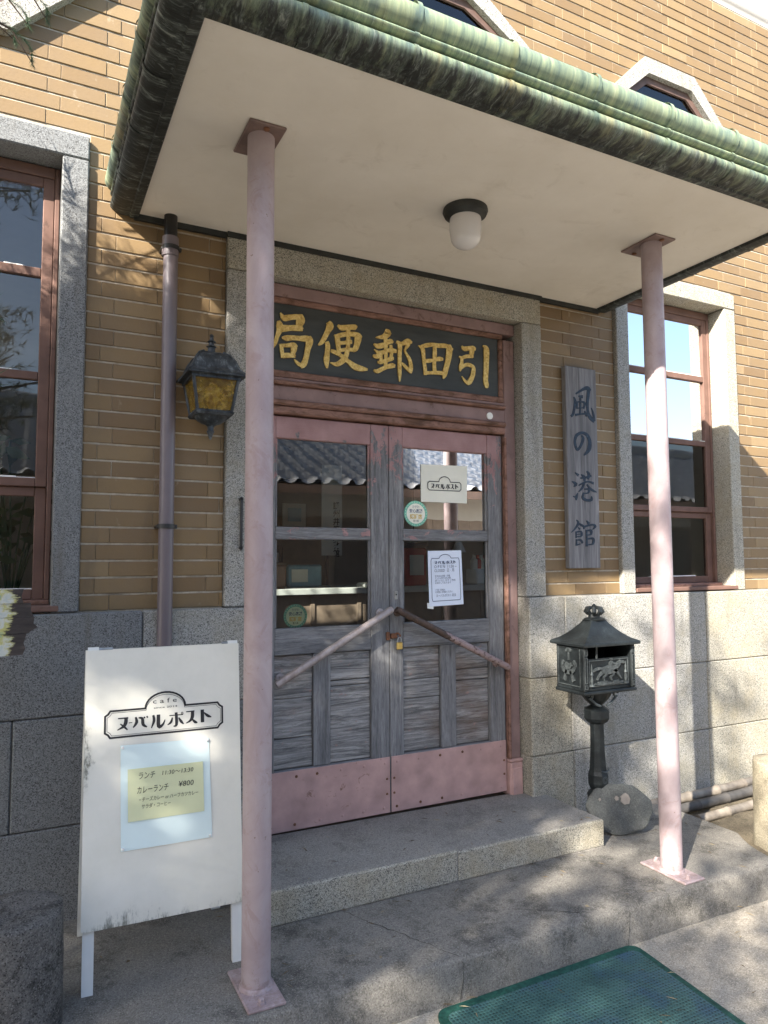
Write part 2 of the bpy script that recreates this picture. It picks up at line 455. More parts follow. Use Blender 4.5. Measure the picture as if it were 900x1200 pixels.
# ------------------------------------------------------------------ geometry helpers
ORI = {}
def W(o):
    return ORI[o.name] if o is not None else Vector((0, 0, 0))
def tag(o, label=None, cat=None, group=None, kind=None):
    if label: o['label'] = label
    if cat: o['category'] = cat
    if group: o['group'] = group
    if kind: o['kind'] = kind
    return o
def empty(name, loc, parent=None):
    o = bpy.data.objects.new(name, None)
    o.empty_display_size = .1
    col.objects.link(o)
    loc = Vector(loc)
    ORI[o.name] = loc
    o.location = loc - W(parent)
    if parent: o.parent = parent
    return o
def thing(name, loc, label, cat, group=None):
    return tag(empty(name, loc), label, cat, group)

class MB:
    def __init__(s):
        s.v = []; s.f = []
    def add(s, vs_, fs):
        b = len(s.v)
        s.v += [tuple(p) for p in vs_]
        s.f += [tuple(i + b for i in f) for f in fs]
        return s
    def box(s, x0, x1, y0, y1, z0, z1, b=0.0):
        if b <= 0:
            vv = [(x, y, z) for z in (z0, z1) for y in (y0, y1) for x in (x0, x1)]
            return s.add(vv, [(0, 2, 3, 1), (4, 5, 7, 6), (0, 1, 5, 4), (2, 6, 7, 3), (0, 4, 6, 2), (1, 3, 7, 5)])
        b = min(b, (x1 - x0) * .45, (y1 - y0) * .45, (z1 - z0) * .45)
        X = (x0, x1); Y = (y0, y1); Z = (z0, z1)
        idx = {}; vv = []
        for i in (0, 1):
            for j in (0, 1):
                for k in (0, 1):
                    sx, sy, sz = (1 - 2 * i) * b, (1 - 2 * j) * b, (1 - 2 * k) * b
                    for a in range(3):
                        p = [X[i] + sx, Y[j] + sy, Z[k] + sz]
                        p[a] = (X[i], Y[j], Z[k])[a]
                        idx[i, j, k, a] = len(vv); vv.append(tuple(p))
        F = []
        for a in range(3):
            o1, o2 = [q for q in range(3) if q != a]
            for e in (0, 1):
                def cc(p, q):
                    t = [0, 0, 0]; t[a] = e; t[o1] = p; t[o2] = q
                    return idx[t[0], t[1], t[2], a]
                q4 = [cc(0, 0), cc(1, 0), cc(1, 1), cc(0, 1)]
                F.append(tuple(q4))
        for a in range(3):
            o1, o2 = [q for q in range(3) if q != a]
            for p in (0, 1):
                for q in (0, 1):
                    def c2(e, fa):
                        t = [0, 0, 0]; t[a] = e; t[o1] = p; t[o2] = q
                        return idx[t[0], t[1], t[2], fa]
                    F.append((c2(0, o1), c2(1, o1), c2(1, o2), c2(0, o2)))
        for i in (0, 1):
            for j in (0, 1):
                for k in (0, 1):
                    F.append((idx[i, j, k, 0], idx[i, j, k, 1], idx[i, j, k, 2]))
        return s.add(vv, F)
    def tube(s, path, rad, seg=12, cap=True, flat=False):
        path = [Vector(p) for p in path]
        if not hasattr(rad, '__len__'): rad = [rad] * len(path)
        rings = []; vv = []
        up = None
        for i, p in enumerate(path):
            d = (path[min(i + 1, len(path) - 1)] - path[max(i - 1, 0)]).normalized()
            if up is None:
                up = Vector((0, 0, 1)) if abs(d.z) < .9 else Vector((1, 0, 0))
            a = d.cross(up).normalized(); b2 = a.cross(d).normalized(); up = b2
            for k in range(seg):
                t = 2 * math.pi * k / seg
                vv.append(p + (a * math.cos(t) + b2 * math.sin(t)) * rad[i])
        F = []
        for i in range(len(path) - 1):
            for k in range(seg):
                F.append((i * seg + k, i * seg + (k + 1) % seg, (i + 1) * seg + (k + 1) % seg, (i + 1) * seg + k))
        if cap:
            F.append(tuple(range(seg - 1, -1, -1))); F.append(tuple((len(path) - 1) * seg + k for k in range(seg)))
        return s.add(vv, F)
    def lathe(s, prof, c, seg=24, rot=0.0, sx=1.0, sy=1.0, cap=True):
        vv = []; F = []
        for r_, z_ in prof:
            for k in range(seg):
                t = rot + 2 * math.pi * k / seg
                vv.append((c[0] + r_ * math.cos(t) * sx, c[1] + r_ * math.sin(t) * sy, c[2] + z_))
        n = len(prof)
        for i in range(n - 1):
            for k in range(seg):
                F.append((i * seg + k, i * seg + (k + 1) % seg, (i + 1) * seg + (k + 1) % seg, (i + 1) * seg + k))
        if cap:
            F.append(tuple(range(seg - 1, -1, -1))); F.append(tuple((n - 1) * seg + k for k in range(seg)))
        return s.add(vv, F)
    def prism(s, pts, fn, d0, d1):
        """2-D outline (ccw) mapped by fn(u, v, depth)"""
        n = len(pts)
        vv = [fn(u, v, d0) for u, v in pts] + [fn(u, v, d1) for u, v in pts]
        F = [tuple(range(n)), tuple(range(2 * n - 1, n - 1, -1))]
        F += [(i, i + n, (i + 1) % n + n, (i + 1) % n) for i in range(n)]
        return s.add(vv, F)
    def build(s, name, mat, parent=None, smooth=False, origin=None):
        a = np.array(s.v, dtype=float)
        if origin is None:
            lo, hi = a.min(0), a.max(0)
            origin = Vector(((lo[0] + hi[0]) / 2, (lo[1] + hi[1]) / 2, lo[2]))
        origin = Vector(origin)
        me = bpy.data.meshes.new(name)
        me.from_pydata((a - np.array(origin)).tolist(), [], s.f)
        me.materials.append(M[mat] if isinstance(mat, str) else mat)
        import bmesh
        bm = bmesh.new(); bm.from_mesh(me)
        bmesh.ops.recalc_face_normals(bm, faces=bm.faces)
        bm.to_mesh(me); bm.free()
        if smooth:
            me.polygons.foreach_set('use_smooth', [True] * len(me.polygons))
            if smooth != 'all':
                me.set_sharp_from_angle(angle=R(35))
        me.update()
        o = bpy.data.objects.new(name, me)
        col.objects.link(o)
        ORI[o.name] = origin
        o.location = origin - W(parent)
        if parent: o.parent = parent
        return o
def box(name, mat, parent, x0, x1, y0, y1, z0, z1, b=0.0):
    return MB().box(x0, x1, y0, y1, z0, z1, b).build(name, mat, parent)

def crom(pts, sub=4):
    pts = [np.array(p, float) for p in pts]
    if len(pts) < 3:
        return pts
    out = []
    for i in range(len(pts) - 1):
        p0 = pts[max(i - 1, 0)]; p1 = pts[i]; p2 = pts[i + 1]; p3 = pts[min(i + 2, len(pts) - 1)]
        for k in range(sub):
            t = k / sub
            out.append(.5 * (2 * p1 + (p2 - p0) * t + (2 * p0 - 5 * p1 + 4 * p2 - p3) * t * t + (3 * p1 - p0 - 3 * p2 + p3) * t ** 3))
    out.append(pts[-1])
    return out
def stroke(mb, pts, fn, d0, d1, sub=4):
    """brush stroke: (u, v, width[, width_v]) swept to a raised ribbon"""
    q = crom(pts, sub)
    L = []; Rr = []
    for i, p in enumerate(q):
        a = q[max(i - 1, 0)]; b = q[min(i + 1, len(q) - 1)]
        d = np.array([b[0] - a[0], b[1] - a[1]]); d /= (np.linalg.norm(d) + 1e-9)
        nx, nz = -d[1], d[0]
        wu = p[2]; wv = p[3] if len(p) > 3 else p[2]
        h = .5 * math.sqrt((wu * nx) ** 2 + (wv * nz) ** 2)
        L.append((p[0] + nx * h, p[1] + nz * h)); Rr.append((p[0] - nx * h, p[1] - nz * h))
    n = len(q)
    vv = []
    for d in (d0, d1):
        for k in range(n):
            vv.append(fn(*L[k], d)); vv.append(fn(*Rr[k], d))
    F = []
    for k in range(n - 1):
        a, b, c2, e = 2 * k, 2 * k + 1, 2 * k + 3, 2 * k + 2
        F.append((a, b, c2, e))
        o = 2 * n
        F.append((o + a, o + e, o + c2, o + b))
        F.append((a, e, o + e, o + a)); F.append((b, o + b, o + c2, c2))
    F.append((0, 2 * n, 2 * n + 1, 1)); F.append((2 * n - 2, 2 * n - 1, 4 * n - 1, 4 * n - 2))
    mb.add(vv, F)
_txt = bpy.data.curves.new('lettering', 'FONT')
_txt.resolution_u = 2
_to = bpy.data.objects.new('lettering', _txt)
def text(mb, s, size, fn, u, v, depth, width=None, bold=0.0, shear=0.0):
    """flat print: glyph faces mapped by fn at (u, v) baseline"""
    if _to.name not in col.objects: col.objects.link(_to)
    _txt.body = s; _txt.offset = bold; _txt.shear = shear
    bpy.context.view_layer.update()
    me = bpy.data.meshes.new_from_object(_to.evaluated_get(bpy.context.evaluated_depsgraph_get()))
    vv = [x.co.copy() for x in me.vertices]
    if not vv: return
    wd = max(x.x for x in vv) - min(x.x for x in vv); mn = min(x.x for x in vv)
    kx = (width / wd) if width else size
    mb.add([fn(u + (x.x - mn) * kx, v + x.y * size, depth) for x in vv], [tuple(p.vertices) for p in me.polygons])
    bpy.data.meshes.remove(me)
def wallfn(x, z, d):
    return (x, -d, z)
LET = {
    'kyoku': [[[1037,1355,6,6],[1054,1333,28,28],[1087,1341,26,25],[1122,1348,28,26],[1148,1344,25,25]],[[1136,1363,19,18],[1138,1337,42,40],[1130,1308,34,32],[1140,1288,27,27]],[[1043,1281,35,34],[1084,1289,28,27],[1119,1294,28,28],[1148,1292,19,19]],[[1028,1315,15,15],[1034,1293,34,33],[1032,1269,27,27],[1022,1240,19,18],[1013,1211,19,18],[1000,1185,13,13],[991,1166,6,6]],[[1045,1237,10,9],[1065,1238,27,26],[1097,1244,24,23],[1132,1246,24,23],[1170,1249,33,31],[1193,1246,16,15]],[[1177,1262,20,18],[1182,1241,36,34],[1172,1196,27,26],[1164,1155,26,24],[1152,1123,29,27],[1137,1110,16,16]],[[1152,1120,25,25],[1132,1120,19,18],[1116,1131,15,13],[1105,1143,3,3]],[[1041,1206,19,18],[1044,1179,18,18],[1050,1142,19,18]],[[1038,1198,15,16],[1072,1204,18,17],[1103,1209,25,25],[1119,1200,13,12]],[[1102,1216,22,22],[1103,1193,31,29],[1099,1168,22,22],[1107,1155,16,15]],[[1049,1152,25,25],[1075,1157,23,23],[1110,1160,19,19]]],
    'ben': [[[1277,1347,24,23],[1287,1330,39,36],[1275,1301,27,26],[1258,1266,24,23],[1243,1241,20,19],[1226,1227,7,6]],[[1269,1249,21,20],[1275,1232,25,23],[1273,1196,24,22],[1269,1157,29,27],[1272,1120,10,10]],[[1327,1339,11,9],[1347,1329,28,26],[1386,1337,27,25],[1421,1342,29,27],[1430,1340,11,10]],[[1310,1289,7,7],[1324,1275,26,24],[1329,1243,24,23],[1334,1204,21,20]],[[1319,1282,21,19],[1357,1296,25,23],[1400,1305,25,23],[1436,1304,29,26],[1454,1293,15,14]],[[1432,1312,22,20],[1436,1291,36,33],[1430,1260,30,28],[1421,1235,28,27],[1407,1222,14,14]],[[1340,1252,19,18],[1364,1257,18,17],[1386,1264,27,25],[1403,1266,18,16]],[[1336,1214,18,16],[1371,1224,19,18],[1414,1228,20,18]],[[1382,1326,22,20],[1383,1300,21,20],[1382,1267,20,19],[1380,1230,21,20],[1373,1199,24,23],[1354,1167,28,26],[1322,1145,23,21],[1289,1149,5,5]],[[1291,1208,14,13],[1308,1204,21,20],[1340,1193,19,18],[1364,1179,21,19],[1389,1162,24,23],[1421,1144,34,31],[1457,1139,27,25],[1487,1139,11,10]]],
    'yuu': [[[1586,1352,16,15],[1602,1341,38,35],[1580,1319,27,25],[1554,1311,18,16],[1533,1308,3,3]],[[1586,1317,20,17],[1591,1288,23,20],[1589,1259,19,18],[1589,1224,19,18],[1588,1189,19,18],[1588,1157,19,17]],[[1522,1272,10,9],[1544,1264,27,25],[1570,1272,29,26],[1592,1283,19,17],[1615,1299,27,25],[1631,1294,13,12]],[[1524,1246,4,3],[1544,1233,19,17],[1563,1232,26,23],[1589,1247,16,14],[1618,1252,27,25],[1650,1252,20,17]],[[1615,1280,19,18],[1621,1251,20,17],[1619,1219,16,14]],[[1517,1212,12,12],[1535,1211,25,23],[1557,1223,29,26]],[[1558,1226,22,20],[1561,1203,19,18],[1561,1192,19,17]],[[1542,1183,9,9],[1560,1186,22,21],[1588,1196,19,17],[1621,1211,24,22],[1633,1212,13,12]],[[1522,1141,9,9],[1540,1136,23,20],[1569,1152,22,20],[1595,1165,23,20],[1624,1175,27,25],[1641,1174,17,14]],[[1649,1301,15,13],[1667,1290,25,22],[1667,1240,22,19],[1666,1181,21,19],[1667,1138,18,17],[1666,1099,5,5]],[[1668,1290,20,18],[1690,1299,23,21],[1716,1310,36,32],[1739,1309,10,9]],[[1723,1323,13,12],[1716,1294,20,17],[1698,1265,11,9],[1706,1245,13,12],[1722,1223,18,17],[1730,1198,20,18],[1732,1172,21,19],[1730,1149,10,9]],[[1730,1158,22,19],[1708,1172,18,16],[1689,1187,15,14],[1678,1197,7,6]]],
    'den': [[[1777,1299,5,5],[1801,1287,24,21],[1807,1258,21,18],[1810,1221,19,16],[1816,1185,21,19],[1817,1150,17,14]],[[1793,1296,17,15],[1827,1307,26,22],[1861,1315,23,20],[1898,1315,26,23],[1945,1319,26,23],[1986,1304,15,13]],[[1963,1329,17,16],[1965,1307,35,31],[1960,1265,34,29],[1951,1226,30,27],[1939,1187,30,26],[1931,1161,26,23],[1925,1143,6,5]],[[1875,1310,20,17],[1875,1274,24,21],[1872,1239,21,18],[1871,1204,21,19],[1874,1172,23,20]],[[1812,1224,20,18],[1840,1227,23,20],[1872,1236,17,15],[1903,1245,27,23],[1925,1246,14,13]],[[1814,1160,22,19],[1848,1165,18,16],[1877,1169,21,19],[1920,1172,23,20]]],
    'hiki': [[[2042,1333,7,6],[2058,1320,27,24],[2091,1327,27,23],[2116,1329,32,28],[2131,1325,15,12]],[[2109,1338,18,15],[2107,1316,29,25],[2104,1291,25,21],[2113,1278,11,9]],[[2025,1274,9,8],[2043,1270,18,15],[2075,1281,22,19],[2112,1285,20,17]],[[2041,1273,18,16],[2041,1245,19,17],[2035,1220,25,21],[2029,1195,7,6]],[[2040,1216,18,15],[2060,1231,22,18],[2085,1236,23,20],[2113,1227,21,19],[2113,1199,26,22],[2104,1170,27,23],[2088,1144,29,25],[2073,1129,14,12]],[[2078,1136,21,19],[2059,1146,16,13],[2040,1170,3,3]],[[2177,1353,8,6],[2199,1337,34,28],[2199,1278,32,27],[2196,1215,30,25],[2192,1168,29,25],[2197,1140,29,25],[2200,1123,15,13]]],
    'kaze': [[[2728,1110,9,7],[2737,1082,18,14],[2729,1042,15,12],[2719,1012,16,12],[2704,997,15,12]],[[2744,1129,9,8],[2770,1144,12,10],[2802,1162,19,15],[2831,1170,29,22],[2853,1157,19,15]],[[2840,1166,22,18],[2833,1126,21,16],[2827,1081,18,14],[2830,1032,17,14],[2845,1004,25,20],[2874,982,19,15]],[[2876,985,14,11],[2869,1026,13,10],[2855,1059,5,4]],[[2763,1117,10,7],[2794,1117,22,18]],[[2753,1086,7,6],[2748,1044,8,6]],[[2749,1082,7,6],[2781,1087,10,8],[2806,1081,16,13],[2797,1049,9,7]],[[2749,1047,7,6],[2795,1054,7,5]],[[2775,1108,9,7],[2773,1051,9,7],[2769,1012,8,7]],[[2735,1008,15,12],[2772,1015,10,8],[2810,1022,13,10]],[[2804,1037,7,5],[2821,1009,16,13]]],
    'no': [[[2775,896,8,6],[2788,878,18,15],[2773,843,16,12],[2747,812,16,12],[2732,828,16,12],[2727,861,16,12],[2743,894,19,15],[2781,910,19,14],[2819,899,22,17],[2837,862,22,17],[2827,817,26,19],[2790,783,8,6]]],
    'minato': [[[2722,682,7,5],[2748,667,19,14]],[[2698,631,7,5],[2726,618,22,16],[2711,602,6,5]],[[2738,568,5,4],[2727,545,17,14],[2725,527,6,5]],[[2703,549,5,4],[2725,543,12,9]],[[2807,694,9,6],[2823,677,19,15],[2814,649,12,9]],[[2765,673,6,5],[2787,660,17,14],[2790,636,11,9]],[[2760,653,9,8],[2799,658,13,11],[2840,670,14,10]],[[2746,611,8,6],[2785,629,12,8],[2823,635,12,9],[2856,627,15,12]],[[2788,629,11,8],[2770,597,13,10],[2745,576,5,4]],[[2805,619,9,7],[2828,599,12,9],[2853,585,16,11],[2877,578,4,3]],[[2787,592,8,6],[2820,592,15,12],[2813,572,10,8],[2783,568,8,6]],[[2781,571,10,8],[2772,544,15,12],[2801,530,18,14],[2837,534,17,13],[2837,554,4,2]]],
    'kan': [[[2723,418,6,5],[2736,400,15,11],[2709,367,10,7],[2683,348,4,3]],[[2735,400,9,7],[2765,387,16,12],[2783,379,5,3]],[[2733,376,5,4],[2748,367,14,11]],[[2718,354,9,7],[2717,317,9,7]],[[2716,350,9,7],[2755,353,13,9],[2758,329,12,9]],[[2719,324,7,5],[2757,327,8,6]],[[2720,338,5,4],[2754,340,6,4]],[[2719,311,9,7],[2718,275,11,8]],[[2721,306,7,5],[2750,306,14,10],[2763,289,10,7]],[[2718,278,9,7],[2746,285,7,5]],[[2796,415,6,4],[2814,397,18,13]],[[2776,368,7,4],[2780,381,13,9],[2834,393,12,10],[2859,385,16,12],[2839,367,5,3]],[[2792,364,10,7],[2793,316,11,8],[2792,271,13,11]],[[2790,359,9,7],[2828,360,15,12],[2826,338,10,7]],[[2793,334,8,6],[2827,338,8,6]],[[2789,312,9,6],[2835,316,15,12],[2844,302,15,12],[2835,284,11,9]],[[2793,280,9,6],[2837,284,9,7]]],
    'logo': [[[984,8272,37],[1308,8271,47]],[[1238,8278,102],[1226,8112,112],[1157,8000,83],[965,7901,23]],[[1055,8095,28],[1171,7999,65],[1288,7883,42]],[[1323,8103,23],[1435,8107,23]],[[1541,8274,56],[1575,8103,94],[1464,7937,37]],[[1635,8241,38],[1753,8206,85],[1783,8012,95],[1907,7918,38]],[[1810,8259,47],[1839,8208,47]],[[1895,8270,48],[1933,8219,48]],[[2109,8285,67],[2134,8099,86],[2049,7866,29]],[[2277,8289,106],[2288,7901,115],[2422,7951,68],[2495,8104,24]],[[2640,8222,29],[3096,8220,30]],[[2860,8310,88],[2874,7908,88],[2772,7859,24]],[[2738,8150,39],[2689,7998,73],[2577,7921,24]],[[2948,8130,39],[3032,7991,84],[3115,7899,25]],[[3032,8270,20],[3062,8302,20],[3096,8264,20],[3062,8233,20],[3032,8270,20]],[[3196,8300,30],[3480,8304,40]],[[3415,8300,100],[3404,8104,110],[3328,7987,70],[3194,7921,20]],[[3403,8030,40],[3503,7932,90],[3582,7904,30]],[[3747,8326,111],[3753,7898,111]],[[3806,8226,30],[3932,8105,91],[4059,8049,31]]],
}
# ------------------------------------------------------------------ ground
GZ = -1.297
def grid_ground():
    xs = np.concatenate([np.linspace(-400, -12, 8), np.linspace(-8, 10, 61), np.linspace(14, 400, 8)])
    ys = np.concatenate([np.linspace(-400, -12, 8), np.linspace(-9, 1.2, 52), np.linspace(6, 400, 6)])
    mb = MB()
    vv = []
    for y in ys:
        for x in xs:
            z = GZ + .012 * max(0, min(1, (2.9 - x) / 3)) * (1 if abs(x) < 12 else 0)
            vv.append((x, y, z))
    n = len(xs)
    F = [(j * n + i, j * n + i + 1, (j + 1) * n + i + 1, (j + 1) * n + i) for j in range(len(ys) - 1) for i in range(n - 1)]
    mb.add(vv, F)
    return mb.build('ground', 'ground_concrete', None, 'all', (0, 0, GZ))
tag(grid_ground(), kind='structure')

def jitter_poly(pts, step, amp):
    out = []
    n = len(pts)
    for i in range(n):
        a = np.array(pts[i]); b = np.array(pts[(i + 1) % n]); L = np.linalg.norm(b - a)
        k = max(1, int(L / step))
        nn = np.array([-(b - a)[1], (b - a)[0]]) / L
        for j in range(k):
            out.append(tuple(a + (b - a) * j / k + nn * random.uniform(-amp, amp) * (1 if j else 0)))
    return out
def slab(name, outline, z0, ztop, mat, bev=.012, amp=.002):
    """cast block with worn, slightly wavy arris; ztop(x) gives its top"""
    pts = jitter_poly(outline, .07, amp)
    c = np.mean(np.array(pts), 0)
    n = len(pts)
    nrm = []
    for i in range(n):
        a = np.array(pts[i - 1]); b = np.array(pts[(i + 1) % n]); d = (b - a) / (np.linalg.norm(b - a) + 1e-9)
        nrm.append(np.array([-d[1], d[0]]))
    mb = MB(); vv = []
    for lev, (ins, dz) in enumerate([(0, None), (0, bev), (bev * .35, bev * .3), (bev, 0)]):
        for i, p in enumerate(pts):
            q = np.array(p) + nrm[i] * ins
            z = z0 if dz is None else ztop(p[0]) - dz * random.uniform(.6, 1.4)
            if dz == 0: z = ztop(p[0])
            vv.append((q[0], q[1], z))
    F = []
    for l in range(3):
        for i in range(n):
            F.append((l * n + i, l * n + (i + 1) % n, (l + 1) * n + (i + 1) % n, (l + 1) * n + i))
    F.append(tuple(3 * n + i for i in range(n)))
    mb.add(vv, F)
    return mb.build(name, mat, None, True)
SZ = lambda x: -1.150 + .004 * (1.6 - x) / 1.6
TZ = lambda x: -1.019 - .012 * (x - 1.6) / 1.6
porch = slab('porch_step', [(.10, .05), (.10, -.935), (2.0, -.937), (3.055, -.937), (3.12, -.735), (3.2, -.62), (3.2, .05)], -1.45, SZ, 'slab_concrete', .016, .004)
tag(porch, kind='structure')
upper = slab('door_step', [(.80, .06), (.80, -.447), (1.7, -.449), (2.475, -.449), (2.475, .06)], -1.2, TZ, 'granite', .01, .002)
upper.data.materials[0] = M['step_concrete']
# granite edge course of the door step
tag(upper, kind='structure')
fr = MB()
box_x = [.82, 1.66, 2.477]
for a, b in zip(box_x[:-1], box_x[1:]):
    box('kerb_stone', 'granite_warm', upper, a + .001, b - .001, -.4535, -.30, -1.148, TZ((a + b) / 2) - .004, .006)
# cracks across the porch step: narrow dark channels
def crack(path, w, fn):
    mb = MB()
    L = []
    for i, p in enumerate(path):
        a = Vector(path[max(i - 1, 0)]); b = Vector(path[min(i + 1, len(path) - 1)])
        d = (b - a); d = Vector((d.x, d.y)).normalized(); n = Vector((-d.y, d.x))
        ww = w * random.uniform(.4, 1.2)
        L.append((p[0] + n.x * ww, p[1] + n.y * ww)); L.append((p[0] - n.x * ww, p[1] - n.y * ww))
    mb.add([fn(u, v) for u, v in L], [(2 * i, 2 * i + 1, 2 * i + 3, 2 * i + 2) for i in range(len(path) - 1)])
    return mb
def wander(a, b, n, amp):
    out = []
    off = 0
    for i in range(n + 1):
        t = i / n
        off += random.uniform(-amp, amp)
        e = off * (1 - abs(2 * t - 1) ** 3)
        out.append((a[0] + (b[0] - a[0]) * t + e, a[1] + (b[1] - a[1]) * t - e * .5))
    return out
for a, b, n, amp in [((1.13, -.455), (1.36, -.93), 26, .012), ((1.72, -.74), (1.93, -.88), 14, .01), ((2.62, -.34), (3.12, -.52), 16, .008)]:
    crack(wander(a, b, n, amp), .0016, lambda u, v: (u, v, SZ(u) + .0012)).build('crack', 'crack_dark', porch)
crack(wander((1.362, -1.16), (1.35, -1.29), 8, .003), .0016, lambda u, v: (u, -.9395 - .003, v)).build('crack', 'crack_dark', porch)
crack(wander((2.13, -1.165), (2.12, -1.29), 8, .002), .0014, lambda u, v: (u, -.9395 - .003, v)).build('crack', 'crack_dark', porch)
# earth bed beside the porch
bed = MB()
nx, ny = 26, 12
vv = []
for j in range(ny + 1):
    for i in range(nx + 1):
        x = 3.0 + 3.2 * i / nx; y = -.92 + .90 * j / ny
        vv.append((x, y, -1.215 + random.uniform(-.012, .012)))
bed.add(vv, [(j * (nx + 1) + i, j * (nx + 1) + i + 1, (j + 1) * (nx + 1) + i + 1, (j + 1) * (nx + 1) + i) for j in range(ny) for i in range(nx)])
bed.add([(3.0, -.92, -1.35), (6.2, -.92, -1.35), (6.2, -.92, -1.2), (3.0, -.92, -1.2)], [(0, 1, 2, 3)])
tag(bed.build('earth_bed', 'soil', None, 'all'), kind='structure')

# ------------------------------------------------------------------ the building
BLD = thing('brick_building', (1.64, .1, -1.3), 'tan brick post office front with granite plinth and pink door frame', 'building')
P_ = .0675
LW = (-.866, .196); RW = (3.074, 4.136); DX = (.766, 2.515)
WTOP = 1.935
def octa_half(z, hw, flat, zb, zt, ch):
    if z < zb or z > zt: return None
    if z > zt - ch: return flat + (hw - flat) * (zt - z) / ch
    if z < zb + ch: return flat + (hw - flat) * (z - zb) / ch
    return hw
OCT = [(-.335, .56, .22, 2.275, 3.315, .34), (1.64, .93, .45, 2.275, 3.325, .335), (3.585, .56, .22, 2.275, 3.325, .34)]
wallb = MB()
Yb0, Yb1 = .0052, .22
for x0, x1, z0, z1 in [(-6, LW[0], -1.4, 6), (LW[0], LW[1], -1.4, 0), (LW[0], LW[1], 1.86, 6), (LW[1], DX[0], -1.4, 6), (DX[0], DX[1], 1.52, 6), (DX[1], RW[0], -1.4, 6), (RW[0], RW[1], -1.4, 0), (RW[0], RW[1], 1.86, 6), (RW[1], 11, -1.4, 6)]:
    wallb.box(x0, x1, Yb0, Yb1, z0, z1)
wall = wallb.build('wall', 'mortar', BLD)

def px(P):
    d = Vector(P) - CAM
    w = d.dot(_f)
    if w < .1: return None
    return 450 + 830.19 * d.dot(_r) / w, 600 - 830.19 * d.dot(_u) / w
def in_poly(p, poly):
    c = False
    for i in range(len(poly)):
        a, b = poly[i - 1], poly[i]
        if (a[1] > p[1]) != (b[1] > p[1]) and p[0] < (b[0] - a[0]) * (p[1] - a[1]) / (b[1] - a[1]) + a[0]: c = not c
    return c
CANOPY_VIEW = [(120, 250), (185, -40), (470, -60), (620, 55), (900, 190), (900, 275), (697, 366), (165, 258)]
bricks = []
for k in range(59):
    z0 = k * P_ + .0042; z1 = (k + 1) * P_ - .0042
    zm = (z0 + z1) / 2
    ex = []
    if z0 < 1.66: ex.append((DX[0] - .001, DX[1] + .001))
    if z0 < WTOP: ex += [(LW[0], LW[1] + .002), (RW[0] - .002, RW[1] + .002)]
    for cx, hw, fl, zb, zt, ch in OCT:
        h = octa_half(zm, hw, fl, zb, zt, ch)
        if h: ex.append((cx - h + .05, cx + h - .05))
    off = .252 if k % 2 else .305
    x = -3.2 + (off - (-3.2)) % .2215 - .2215 + random.uniform(-.003, .003)
    while x < 7.2:
        a, b = x + .0009, x + .2215 - .0009
        if random.random() < .06: b -= .0016
        segs = [(a, b)]
        for e0, e1 in ex:
            ns = []
            for s0, s1 in segs:
                if e1 <= s0 or e0 >= s1: ns.append((s0, s1)); continue
                if s0 < e0: ns.append((s0, e0))
                if s1 > e1: ns.append((e1, s1))
            segs = ns
        for s0, s1 in segs:
            if s1 - s0 > .012: bricks.append((s0, s1, z0, z1))
        x += .2215
def brick_mesh(mb, w, h, ox=0, oy=0, oz=0, tx=0., tz=0.):
    c = .0016
    f = [(-w / 2 + c, -h / 2 + c), (w / 2 - c, -h / 2 + c), (w / 2 - c, h / 2 - c), (-w / 2 + c, h / 2 - c)]
    e = [(-w / 2, -h / 2), (w / 2, -h / 2), (w / 2, h / 2), (-w / 2, h / 2)]
    vv = [(ox + u, oy + u * tx + v * tz, oz + v) for u, v in f] + [(ox + u, oy + c + u * tx + v * tz, oz + v) for u, v in e] + [(ox + u, oy + .032, oz + v) for u, v in e]
    F = [(0, 1, 2, 3)]
    for q in (0, 4):
        F += [(q + i, q + 4 + i, q + 4 + (i + 1) % 4, q + (i + 1) % 4) for i in range(4)]
    mb.add(vv, F)
score = []
for i, (a, b, z0, z1) in enumerate(bricks):
    q = [px((x, 0, z)) for x, z in ((a, z0), (b, z0), (b, z1), (a, z1))]
    s = 0
    if all(q):
        c = (sum(t[0] for t in q) / 4, sum(t[1] for t in q) / 4)
        if -8 < c[0] < 905 and -8 < c[1] < 1200 and not in_poly(c, CANOPY_VIEW):
            s = abs(sum(q[j][0] * q[(j + 1) % 4][1] - q[(j + 1) % 4][0] * q[j][1] for j in range(4))) / 2
            if s < 120 : s = 0
    score.append(s)
best = set(sorted(range(len(bricks)), key=lambda i: -score[i])[:300])
rest = MB()
cache = {}
for i, (a, b, z0, z1) in enumerate(bricks):
    w, h = b - a, z1 - z0
    cx, cz = (a + b) / 2, (z0 + z1) / 2
    dy = random.uniform(-.0012, .0014); tx = random.uniform(-.006, .006); tz = random.uniform(-.01, .01)
    if i in best and score[i] > 0:
        key = round(w, 3)
        if key not in cache:
            mb = MB(); brick_mesh(mb, w, h, 0, 0, 0, tx, tz)
            o = mb.build('brick', 'brick', wall, False, (0, 0, 0))
            cache[key] = o.data
            o.location = Vector((cx, dy, cz)) - W(wall)
        else:
            o = bpy.data.objects.new('brick', cache[key])
            col.objects.link(o); o.parent = wall
            o.location = Vector((cx, dy, cz)) - W(wall)
    else:
        brick_mesh(rest, w, h, cx, dy, cz, tx, tz)
tag(rest.build('brickwork', 'brick', wall), kind='stuff')

